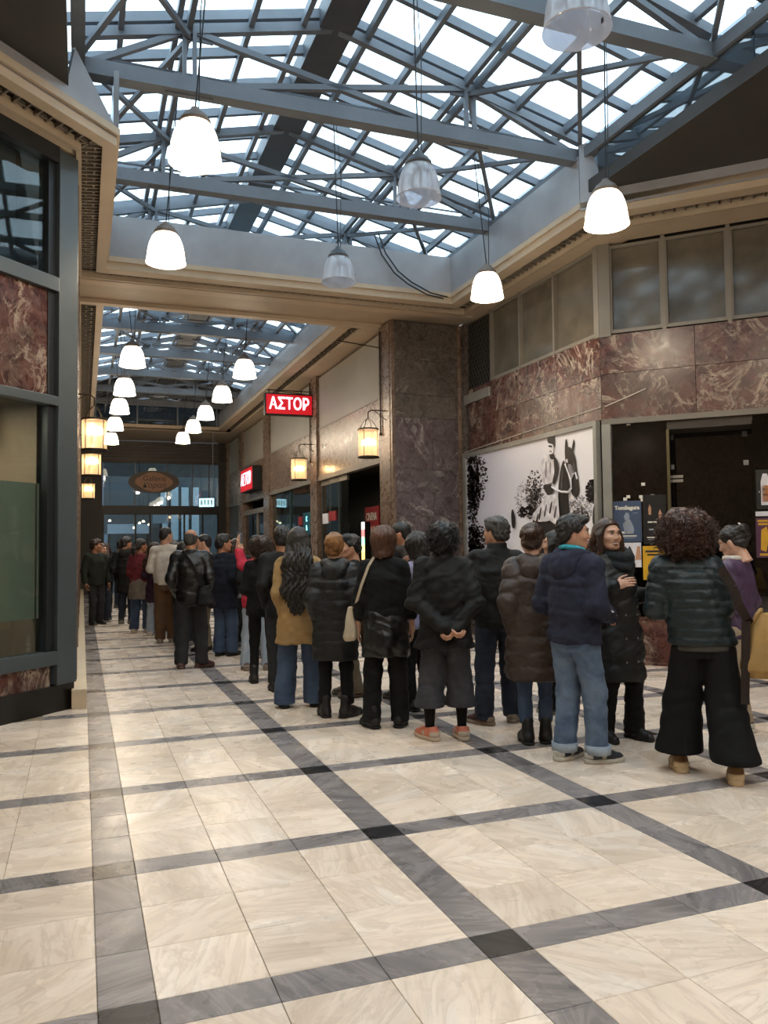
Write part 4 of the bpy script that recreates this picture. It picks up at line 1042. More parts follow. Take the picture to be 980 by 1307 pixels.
# ------------------------------------------------------------------ people: smooth solids from blended shapes, meshed with surface nets
def _smin(a, b, k):
    if k <= 0: return np.minimum(a, b)
    h = np.maximum(k-np.abs(a-b), 0)/k
    return np.minimum(a, b) - h*h*k*.25
class Vol:
    def __init__(s, lo, hi, h):
        s.lo = np.array(lo, np.float32); s.h = h
        s.n = np.ceil((np.array(hi)-np.array(lo))/h).astype(int)+1
        s.F = np.full(s.n, .5, np.float32)
        s.ax = [s.lo[i]+h*np.arange(s.n[i], dtype=np.float32) for i in range(3)]
    def sl(s, lo, hi):
        out = []
        for i in range(3):
            a = int(max(0, math.floor((lo[i]-s.lo[i])/s.h))); b = int(min(s.n[i], math.ceil((hi[i]-s.lo[i])/s.h)+1))
            if b <= a: return None
            out.append(slice(a, b))
        return tuple(out)
    def grid(s, q): return s.ax[0][q[0]][:, None, None], s.ax[1][q[1]][None, :, None], s.ax[2][q[2]][None, None, :]
    def put(s, q, d, k, op='add'):
        if op == 'add': s.F[q] = _smin(s.F[q], d.astype(np.float32), k)
        else: s.F[q] = -_smin(-s.F[q], d.astype(np.float32), k)
    def cone(s, a, b, ra, rb, k=.02, sy=1.0, quilt=None, op='add'):
        a = np.array(a, float); b = np.array(b, float); m = max(ra, rb)*max(1, sy)+k+.03
        q = s.sl(np.minimum(a, b)-m, np.maximum(a, b)+m)
        if q is None: return s
        X, Y, Z = s.grid(q); d = b-a; L2 = d@d+1e-9
        t = np.clip(((X-a[0])*d[0]+(Y-a[1])*d[1]+(Z-a[2])*d[2])/L2, 0, 1)
        r = ra+(rb-ra)*t
        D = np.sqrt((X-a[0]-t*d[0])**2+((Y-a[1]-t*d[1])/sy)**2+(Z-a[2]-t*d[2])**2)-r
        if quilt: D = D - quilt[1]*np.abs(np.sin(np.pi*t*math.sqrt(L2)/quilt[0]))**.55
        s.put(q, D, k, op); return s
    def ell(s, c, r, k=.02, op='add', tilt=0.0):
        c = np.array(c, float); r = np.array(r, float) if np.ndim(r) else np.array([r]*3, float)
        m = r.max()+k+.02 if tilt else r+k+.02; q = s.sl(c-m, c+m)
        if q is None: return s
        X, Y, Z = s.grid(q); x, y, z = X-c[0], Y-c[1], Z-c[2]
        if tilt: ct, st = math.cos(tilt), math.sin(tilt); y, z = y*ct+z*st, -y*st+z*ct
        k0 = np.sqrt((x/r[0])**2+(y/r[1])**2+(z/r[2])**2); k1 = np.sqrt((x/r[0]**2)**2+(y/r[1]**2)**2+(z/r[2]**2)**2)+1e-9
        s.put(q, k0*(k0-1)/k1, k, op); return s
    def prof(s, zs, A, Bd, cx=0.0, cy=0.0, k=.02, pw=2.3, quilt=None, cap=.012, fold=None):
        z0, z1 = zs[0], zs[-1]; mA, mB = max(A)+.08, max(Bd)+.08
        cxm, cym = (np.max(cx), np.min(cx)), (np.max(cy), np.min(cy))
        q = s.sl((cxm[1]-mA, cym[1]-mB, z0-.05), (cxm[0]+mA, cym[0]+mB, z1+.05))
        if q is None: return s
        X, Y, Z = s.grid(q); z = Z[0, 0]
        a = np.interp(z, zs, A); b = np.interp(z, zs, Bd)
        ox = np.interp(z, zs, cx) if np.ndim(cx) else cx; oy = np.interp(z, zs, cy) if np.ndim(cy) else cy
        u = np.abs((X-ox)/a); v = np.abs((Y-oy)/b)
        qd = (u**pw+v**pw)**(1/pw); D = (qd-1)*np.minimum(a, b)
        if quilt: D = D - quilt[1]*np.abs(np.sin(np.pi*(Z-z0)/quilt[0]))**.55
        if fold: D = D + fold[0]*np.sin(fold[1]*np.arctan2(Y-oy, X-ox)+fold[2]+3*np.sin(4*Z))*np.clip((fold[3]-Z)/(fold[3]-z0), 0, 1)
        D = -_smin(-D, -(z0-Z), cap); D = -_smin(-D, -(Z-z1), cap)
        s.put(q, D, k); return s
    def noise(s, amp, freq, seed=0):
        rn = np.random.RandomState(seed); X, Y, Z = s.ax[0][:, None, None], s.ax[1][None, :, None], s.ax[2][None, None, :]
        msk = np.abs(s.F) < .06
        N = 0
        for o in range(3):
            f = freq*1.8**o; p = rn.rand(6)*6.28; d = rn.randn(3, 3); d /= np.linalg.norm(d, axis=1)[:, None]
            w = sum(np.sin(f*(d[i, 0]*X+d[i, 1]*Y+d[i, 2]*Z)+p[i]) for i in range(3))
            N = N + w*.33/1.7**o
        s.F = np.where(msk, s.F+amp*N, s.F).astype(np.float32); return s
    def crease(s, amp, freq, seed=0, zs=1.0):           # sharp-edged wrinkles
        rn = np.random.RandomState(seed); X, Y, Z = s.ax[0][:, None, None], s.ax[1][None, :, None], s.ax[2][None, None, :]*zs
        msk = np.abs(s.F) < .05; N = 0
        for o in range(3):
            f = freq*1.7**o; p = rn.rand(4)*6.28; d = rn.randn(3, 3); d /= np.linalg.norm(d, axis=1)[:, None]
            wrp = 1.1*np.sin(f*.6*(d[1, 0]*X+d[1, 1]*Y+d[1, 2]*Z)+p[1]) + .8*np.sin(f*.9*(d[2, 0]*X+d[2, 1]*Y+d[2, 2]*Z)+p[2])
            N = N + (1-2*np.abs(np.sin(.5*f*(d[0, 0]*X+d[0, 1]*Y+d[0, 2]*Z)+wrp+p[0])))/1.6**o
        s.F = np.where(msk, s.F+amp*N*.6, s.F).astype(np.float32); return s
    def strands(s, amp, n, seed=0):                     # combed locks running down from the crown
        rn = np.random.RandomState(seed); X, Y, Z = s.ax[0][:, None, None], s.ax[1][None, :, None]+.02, s.ax[2][None, None, :]
        a = np.arctan2(X, Y); p = rn.rand(4)*6.28
        w = np.sin(n*a+2.0*np.sin(14*Z+p[0])+p[1]) + .6*np.sin(n*2.3*a+3*np.sin(19*Z+p[2])+p[3]) + .5*np.sin(n*.41*a+5*np.sin(9*Z+p[1]))
        s.F = np.where(np.abs(s.F) < .05, s.F+amp*w, s.F).astype(np.float32); return s
    def cut(s, fn, k=.006):
        X, Y, Z = s.ax[0][:, None, None], s.ax[1][None, :, None], s.ax[2][None, None, :]
        s.F = (-_smin(-s.F, -(fn(X, Y, Z)+0*s.F), k)).astype(np.float32); return s
    def mesh(s):
        F = s.F.copy(); F[[0, -1]] = .5; F[:, [0, -1]] = .5; F[:, :, [0, -1]] = .5
        neg = F < 0; n = neg.shape
        c8 = [(i, j, k) for i in (0, 1) for j in (0, 1) for k in (0, 1)]
        cnt = sum(neg[i:n[0]-1+i, j:n[1]-1+j, k:n[2]-1+k].astype(np.int8) for i, j, k in c8)
        act = (cnt > 0) & (cnt < 8); I = np.argwhere(act)
        if len(I) == 0: return np.zeros((0, 3)), np.zeros((0, 4), int)
        V = np.stack([F[I[:, 0]+i, I[:, 1]+j, I[:, 2]+k] for i, j, k in c8], 1)
        acc = np.zeros((len(I), 3)); num = np.zeros(len(I)); C = np.array(c8, float)
        for e in range(8):
            for f in range(e+1, 8):
                if np.abs(C[e]-C[f]).sum() != 1: continue
                va, vb = V[:, e], V[:, f]; mk = (va < 0) != (vb < 0)
                t = np.where(mk, va/np.where(mk, va-vb, 1), 0)
                acc += mk[:, None]*(C[e]+t[:, None]*(C[f]-C[e])); num += mk
        P = s.lo + s.h*(I+acc/num[:, None])
        idx = np.full(act.shape, -1, np.int64); idx[tuple(I.T)] = np.arange(len(I))
        Q = []
        for ax in range(3):
            o1, o2 = (ax+1) % 3, (ax+2) % 3
            sa = [slice(None)]*3; sb = [slice(None)]*3; sa[ax] = slice(0, -1); sb[ax] = slice(1, None)
            E = np.argwhere(neg[tuple(sa)] != neg[tuple(sb)])
            ok = (E[:, o1] > 0) & (E[:, o2] > 0) & (E[:, o1] < n[o1]-1) & (E[:, o2] < n[o2]-1); E = E[ok]
            d1 = np.zeros(3, int); d1[o1] = 1; d2 = np.zeros(3, int); d2[o2] = 1
            q = np.stack([idx[tuple((E-d1-d2).T)], idx[tuple((E-d2).T)], idx[tuple(E.T)], idx[tuple((E-d1).T)]], 1)
            flip = ~neg[tuple(E.T)]; q[flip] = q[flip][:, ::-1]; Q.append(q)
        return P, np.concatenate(Q)
def mk(name, parts, mat, parent):                # parts: list of (verts, quads) joined into one mesh object
    Vs, Fs, o = [], [], 0
    for P, Q in parts:
        if len(P): Vs.append(P); Fs.append(Q+o); o += len(P)
    V = np.concatenate(Vs).astype(np.float32); Q = np.concatenate(Fs).astype(np.int32)
    me = bpy.data.meshes.new(name); me.vertices.add(len(V)); me.vertices.foreach_set('co', V.ravel())
    me.loops.add(Q.size); me.loops.foreach_set('vertex_index', Q.ravel())
    me.polygons.add(len(Q)); me.polygons.foreach_set('loop_start', np.arange(0, Q.size, 4, dtype=np.int32))
    try: me.polygons.foreach_set('loop_total', np.full(len(Q), 4, dtype=np.int32))
    except Exception: pass
    me.polygons.foreach_set('use_smooth', np.ones(len(Q), bool)); me.update(calc_edges=True)
    me.materials.append(mat)
    ob = bpy.data.objects.new(name, me); col.objects.link(ob)
    if parent: ob.parent = parent
    return ob
def rotz(a): c, s = math.cos(a), math.sin(a); return np.array([[c, -s, 0], [s, c, 0], [0, 0, 1.]])
def rotx(a): c, s = math.cos(a), math.sin(a); return np.array([[1., 0, 0], [0, c, -s], [0, s, c]])
def roty(a): c, s = math.cos(a), math.sin(a); return np.array([[c, 0, s], [0, 1., 0], [-s, 0, c]])

# materials of people
def skin_mat(name, c):
    t = NT(name); v = t.obj_vec(); nz = t.noise(14, 4, .6, v); b = lin(c)
    rp = t.ramp([(.3, tuple(x*.88 for x in b[:3])+(1,)), (.7, tuple(min(1, x*1.08) for x in b[:3])+(1,))], nz.outputs[0])
    t.link(rp.outputs[0], t.b.inputs['Base Color']); t.b.inputs['Roughness'].default_value = .5
    t.b.inputs['Subsurface Weight'].default_value = .12; t.b.inputs['Subsurface Radius'].default_value = (.012, .005, .003)
    return t.m
SKIN = {'a': skin_mat('skin_light', '#c08f74'), 'b': skin_mat('skin_tan', '#a87558'), 'c': skin_mat('skin_fair', '#cc9f86')}
def hair_mat(name, c, hi):
    t = NT(name); v = t.obj_vec(scale=(1, 1, .12)); nz = t.noise(95, 3, .6, v, .4); n2 = t.noise(9, 3, .5, v)
    rp = t.ramp([(.3, c), (.55, c), (.8, hi)], nz.outputs[0]); r2 = t.ramp([(.4, c), (.75, hi)], n2.outputs[0])
    t.link(t.mix(.35, rp.outputs[0], r2.outputs[0]), t.b.inputs['Base Color']); t.b.inputs['Roughness'].default_value = .48
    t.bump(nz.outputs[0], .7, .006); return t.m
HAIR = {'dark': hair_mat('hair_dark', '#15100d', '#33261e'), 'brown': hair_mat('hair_brown', '#2b1a12', '#5a3c28'), 'auburn': hair_mat('hair_auburn', '#3a2013', '#7a4a2c'),
        'grey': hair_mat('hair_grey', '#2a2725', '#6e6963'), 'blonde': hair_mat('hair_blonde', '#6b431f', '#b98748'), 'curl': hair_mat('hair_curl', '#341d15', '#74472f'), 'black': hair_mat('hair_black', '#0c0a0a', '#221c1a'),
        'light': hair_mat('hair_light_brown', '#2a1a12', '#7a5030'), 'red': hair_mat('hair_red', '#43210f', '#8a4a22')}
def puff(name, c, rough=.45):
    t = NT(name); v = t.obj_vec(); nz = t.noise(16, 5, .65, v, .5); b = lin(c)
    rp = t.ramp([(.3, tuple(x*.8 for x in b[:3])+(1,)), (.7, tuple(min(1, x*1.2) for x in b[:3])+(1,))], nz.outputs[0])
    t.link(rp.outputs[0], t.b.inputs['Base Color']); t.b.inputs['Roughness'].default_value = rough; t.b.inputs['Specular IOR Level'].default_value = .45
    t.bump(nz.outputs[0], .35, .02); return t.m
def denim(name, c, worn):
    t = NT(name); v = t.obj_vec(); nz = t.noise(5, 4, .6, v); f = t.noise(220, 2, .5, v)
    rp = t.ramp([(.35, c), (.75, worn)], nz.outputs[0]); t.link(t.mix(.2, rp.outputs[0], t.ramp([(.4, c), (.6, worn)], f.outputs[0]).outputs[0]), t.b.inputs['Base Color'])
    t.b.inputs['Roughness'].default_value = .85; t.bump(f.outputs[0], .25, .004); return t.m
K = {}
def KM(key, fn, *a):
    if key not in K: K[key] = fn(key, *a)
    return K[key]
M_EYE = plain('eye_white', '#cfc6be', .25, 0, .02); M_IRIS = plain('eye_iris', '#24160f', .2); M_LIP = plain('lip', '#8a4a42', .4); M_TEETH = plain('teeth', '#d9d2c6', .3)

# ---- shoes: one mesh per kind, shared
SHOES = {}
def shoe_mesh(kind):
    if kind in SHOES: return SHOES[kind]
    h = .006; v = Vol((-.08, -.13, -.02), (.08, .22, .24), h)
    boot = kind in ('boot', 'ankle'); slim = kind in ('dress',)
    w = .040 if slim else .044
    v.cone((0, -.055, .045), (0, .06, .042), w*.95, w, .02).cone((0, .05, .036), (0, .145, .030), w, w*.82, .03)
    v.cone((0, -.04, .06), (0, -.03, .17 if boot else .085), .045, .043, .03)
    v.cone((0, -.02, .09), (0, .09, .045), .038, .03, .03)
    v.cut(lambda X, Y, Z: (.012-Z)*1.0+0*X+0*Y, .004)
    if not boot: v.cut(lambda X, Y, Z: Z-.10-.25*np.clip(-Y-.02, 0, .1)+0*X, .006)
    up_ = v.mesh()
    so = Vol((-.08, -.13, -.02), (.08, .23, .08), h)
    th = .034 if kind in ('sneaker', 'chunky') else .022
    so.cone((0, -.06, .02), (0, .06, .02), w+.004, w+.005, .02).cone((0, .05, .02), (0, .15, .022), w+.005, w*.86, .03)
    so.cut(lambda X, Y, Z: np.maximum(-Z, Z-th-.012*np.clip((Y-.1)/.08, 0, 1)-(.012 if kind == 'chunky' else 0)*np.clip((-Y)/.06, 0, 1))+0*X, .003)
    pn = None
    if kind in ('sneaker', 'chunky'):
        v.F -= .0028
        v.cut(lambda X, Y, Z: np.maximum(np.maximum(.034-Z, Z-.074), np.minimum(np.abs(Y+.085)-.03, np.abs(Y-.025-.35*(Z-.05))-.016))+0*X, .002); pn = v.mesh()
    SHOES[kind] = (up_, so.mesh(), pn); return SHOES[kind]
SHOE_ME = {}
def shoe(kind, c_up, c_sole, parent, loc, rz):
    key = (kind, c_up, c_sole)
    if key not in SHOE_ME:
        u, s, pn = shoe_mesh(kind)
        a = mk('shoe', [u], KM('shoe_'+c_up, lambda n, c: plain(n, c, .5, 0, .15, 20, .15), c_up), None)
        b = mk('sole', [s], KM('sole_'+c_sole, lambda n, c: plain(n, c, .7, 0, .1, 20), c_sole), a)
        c = mk('side_panel', [pn], KM('panel_'+c_sole, lambda n, c: plain(n, c, .6, 0, .1, 20), c_sole), a) if pn else None
        SHOE_ME[key] = (a.data, b.data, c.data if c else None)
        for o in (c, b, a):
            if o: bpy.data.objects.remove(o)
    a = bpy.data.objects.new('shoe', SHOE_ME[key][0]); b = bpy.data.objects.new('sole', SHOE_ME[key][1])
    col.objects.link(a); col.objects.link(b); a.parent = parent; b.parent = a; a.location = loc; a.rotation_euler = (0, 0, rz)
    if SHOE_ME[key][2]:
        c = bpy.data.objects.new('side_panel', SHOE_ME[key][2]); col.objects.link(c); c.parent = a; c['kind'] = 'stuff'
    return a

# ---- head
def head_vol(h=.0055, fem=False, smile=False):
    v = Vol((-.11, -.14, -.19), (.11, .15, .15), h)
    v.ell((0, -.012, .028), (.075, .096, .088), .02)
    v.ell((0, .02, -.035), (.060 if fem else .064, .072, .075), .04)
    v.ell((0, .055, -.088), (.026 if fem else .034, .030, .024), .03)          # chin
    for s in (-1, 1):
        v.ell((s*.040, .058, -.022), (.024, .026, .022), .03)                   # cheek
        v.ell((s*.077, -.008, -.012), (.010, .021, .033), .006, tilt=.2)        # ear
        v.cone((s*.012, .086, .034), (s*.045, .070, .036), .010, .008, .02)     # brow
        v.ell((s*.032, .093, .012), (.017, .014, .012), .012, 'sub')            # eye socket
        v.cone((s*.052, -.01, -.05), (s*.03, .06, -.085), .022, .016, .03)      # jaw line
    v.cone((0, .086, .018), (0, .104, -.022), .008, .0125, .014)               # nose
    for s in (-1, 1): v.ell((s*.011, .094, -.027), (.009, .010, .008), .008)
    v.ell((0, .080, -.056), (.024, .013, .008), .010); v.ell((0, .079, -.066), (.021, .013, .008), .008)
    v.cone((0, -.022, -.06), (0, -.035, -.19), .052 if fem else .060, .058 if fem else .068, .03)
    return v
HEADS = {}
def head_mesh(h, fem):
    k = (h, fem)
    if k not in HEADS: HEADS[k] = head_vol(h, fem).mesh()
    return HEADS[k]

def hair_mesh(kind, h, seed):
    ip = lambda Y, a, b: np.interp(Y, a, b)
    big = kind in ('long', 'verylong')
    v = Vol((-.21, -.24, -.74 if kind == 'verylong' else (-.48 if big else -.26)), (.21, .17, .24), h)
    if kind in ('short', 'crop', 'bald', 'bun', 'tail', 'updo'):
        e = .004 if kind == 'crop' else .009 if kind in ('bun', 'updo', 'tail') else .013
        v.ell((0, -.014, .034), (.078+e, .099+e, .092+e), .01)
        v.ell((0, -.055, -.03), (.060+e, .055+e, .06), .03)
        if kind == 'short': v.ell((0, .045, .095), (.055, .05, .028), .03)
        v.noise(.006 if kind == 'short' else .002, 60, seed); v.strands(.0032 if kind == 'short' else .0014, 34, seed+2)
        if kind == 'short': v.crease(.005, 75, seed+3)
        zl = ([-.13, -.08, -.04, -.012, .02, .045, .065, .1], [-.085, -.08, -.055, .012, .0, .03, .062, .085])
        v.cut(lambda X, Y, Z: (ip(Y, *zl)-Z)*.75+0*X, .008)
        if kind == 'bald': v.cut(lambda X, Y, Z: (Z-.045)*.8-.5*np.clip(-Y-.06, 0, 1)+0*X, .02)
        if kind == 'bun': v.ell((0, -.125, .035), (.048, .040, .042), .02).ell((.012, -.15, .04), (.03, .028, .032), .01)
        if kind == 'updo': v.ell((0, -.122, .06), (.060, .042, .05), .02).ell((.03, -.12, .02), (.035, .03, .05), .02)
        if kind == 'tail': v.cone((0, -.10, .03), (.01, -.15, -.06), .03, .034, .02).cone((.01, -.15, -.06), (.0, -.14, -.20), .034, .014, .02)
        if kind in ('bun', 'updo', 'tail'): v.noise(.004, 60, seed+1); v.crease(.004, 80, seed+4)
    elif kind == 'bob':
        v.ell((0, -.018, .03), (.097, .120, .110), .01).cone((0, -.03, .0), (0, -.038, -.10), .104, .092, .05)
        v.noise(.005, 40, seed); v.strands(.0036, 30, seed+2)
        v.cut(lambda X, Y, Z: (ip(Y, [-.15, -.1, .0, .03, .055, .075, .1], [-.135, -.14, -.12, -.09, -.02, .05, .08])-Z)*.75+0*X, .01)
    elif big:
        v.ell((0, -.018, .03), (.092, .114, .107), .01).cone((0, -.05, .0), (0, -.06, -.12), .096, .09, .05, sy=.75)
        L = -.66 if kind == 'verylong' else -.40
        for s in (-1, 0, 1):
            v.cone((s*.05, -.085, -.05), (s*.078, -.150, -.20), .062, .062, .05, sy=.65).cone((s*.078, -.150, -.20), (s*.085, -.165, L*.7), .062, .066, .05, sy=.65).cone((s*.085, -.165, L*.7), (s*.04, -.16, L), .066, .016, .05, sy=.65)
        for s in (-1, 1): v.cone((s*.080, .015, .0), (s*.105, .055, -.17), .032, .036, .03).cone((s*.105, .055, -.17), (s*.115, .095, -.38), .036, .012, .03)
        X, Y, Z = v.ax[0][:, None, None], v.ax[1][None, :, None], v.ax[2][None, None, :]
        v.F = (v.F + (.007*np.sin(38*Z+9*np.sin(30*X)) + .006*np.sin(120*X+6*np.sin(22*Z)+4*Y*20))*np.clip((.02-Z)/.15, 0, 1)).astype(np.float32)
        v.noise(.005, 50, seed)
        v.cut(lambda X, Y, Z: np.minimum((ip(Y, [-.15, .015, .04, .058, .1], [-.9, -.9, .02, .072, .105])-Z)*.75, .2)+0*X, .01)
        v.cut(lambda X, Y, Z: np.minimum(np.minimum(Y-.045, .055-np.abs(X)), .05-Z), .02)
    elif kind in ('afro', 'curlbob'):
        if kind == 'afro': v.ell((0, -.035, .015), (.165, .165, .15), .02).ell((0, -.045, -.07), (.155, .13, .10), .05)
        else: v.ell((0, -.02, .025), (.115, .125, .112), .02).ell((0, -.045, -.06), (.10, .085, .07), .05)
        v.noise(.014 if kind == 'afro' else .008, 34, seed); v.noise(.008, 95, seed+5); v.noise(.004, 190, seed+9)
        v.cut(lambda X, Y, Z: np.minimum(np.minimum(Y-.035, .075-np.abs(X)), .075-Z), .02)
    return v.mesh()

def curls(n, rad, cen, seed, turns=2.4, r=.0021):       # many short springy locks standing off the hair mass
    rn = random.Random(seed); mb = MB()
    for _ in range(n):
        z = rn.uniform(-.95, 1); a = rn.uniform(PI*.9, PI*2.1) if rn.random() < .8 else rn.uniform(0, 2*PI)
        s = math.sqrt(1-z*z); nrm = Vector((s*math.cos(a), s*math.sin(a), z))
        if nrm.y > .25 and nrm.z < .5: continue
        p = Vector((nrm.x*rad[0]+cen[0], nrm.y*rad[1]+cen[1], nrm.z*rad[2]+cen[2]))
        t1 = nrm.cross(Vector((rn.random()-.5, rn.random()-.5, rn.random()-.5))).normalized(); t2 = nrm.cross(t1)
        L = rn.uniform(.03, .075); cr = rn.uniform(.006, .012); ph = rn.random()*6.28; d = (nrm*.55+t1*.6+Vector((0, 0, -.55))).normalized()
        u = d.cross(t2).normalized(); w_ = d.cross(u); pts = []
        for k in range(9):
            q = k/8; pts.append(p-nrm*.012+d*L*q+(u*math.cos(ph+q*turns*6.28)+w_*math.sin(ph+q*turns*6.28))*cr)
        mb.tube(pts, r, 4, False)
    V = np.array(mb.v); Q = np.array([f for f in mb.f if len(f) == 4]); return V, Q

# ---- hands in a local frame: wrist at origin, fingers along +Y, palm facing -Z, thumb on +X side (sg=1) or -X
HANDS = {}
def hand_mesh(curl, sg, h=.0045):
    key = (curl, sg, h)
    if key in HANDS: return HANDS[key]
    v = Vol((-.075, -.06, -.11), (.075, .21, .06), h)
    v.cone((0, -.05, 0), (0, .02, 0), .026, .028, .02, sy=1.0)
    v.ell((0, .05, -.002), (.040, .052, .0165), .015); v.ell((sg*.022, .03, -.012), (.018, .03, .016), .012)
    for i, (x, L) in enumerate(((.030, .072), (.010, .080), (-.010, .074), (-.029, .058))):
        x *= sg; p = np.array([x, .088, 0.0]); ang = curl*.35
        for j, f in enumerate((.42, .32, .26)):
            ang += curl*(.45, .75, .55)[j]; d = np.array([x*.6 if j == 0 else 0, math.cos(ang), -math.sin(ang)]); d /= np.linalg.norm(d)
            q = p+d*L*f*1.15; v.cone(p, q, .0088-.0008*j, .0080-.0008*j, .004); p = q
    p = np.array([sg*.030, .025, -.008])
    for j, (d, L) in enumerate((((sg*.62, .62, -.3), .036), ((sg*.34, .85, -.42*max(.4, curl)), .033), ((sg*.05, .9, -.45*max(.4, curl)), .026))):
        d = np.array(d); d /= np.linalg.norm(d); q = p+d*L; v.cone(p, q, .0115-.001*j, .0102-.001*j, .005); p = q
    HANDS[key] = v.mesh(); return HANDS[key]
def place_hand(wrist, dirv, palm, curl, sg, h=.0045, scale=1.0):
    f = np.array(dirv, float); f /= np.linalg.norm(f); n = -np.array(palm, float); n -= f*(n@f); n /= np.linalg.norm(n)+1e-9
    r = np.cross(f, n); P, Q = hand_mesh(curl, sg, h)
    return (P*scale)@np.stack([r, f, n]) + np.array(wrist), Q

ARM = {'down': ((.055, -.045, -.285), (.065, .03, -.525)), 'loose': ((.075, -.03, -.285), (.085, .05, -.52)), 'pocket': ((.06, -.09, -.265), (.005, .05, -.465)),
       'front': ((.06, -.03, -.28), (-.06, .20, -.30)), 'clasp': ((.095, -.11, -.27), (-.10, -.175, -.47)), 'phone': ((.05, .02, -.28), (-.05, .23, -.15)),
       'raise': ((.06, .16, -.10), (.0, .24, .14)), 'chest': ((.07, -.02, -.27), (-.10, .18, -.16)), 'mouth': ((.04, .10, -.24), (-.10, .20, -.01)),
       'hold': ((.06, -.05, -.28), (.0, .18, -.36)), 'crossed': ((.08, .0, -.26), (-.14, .15, -.24))}

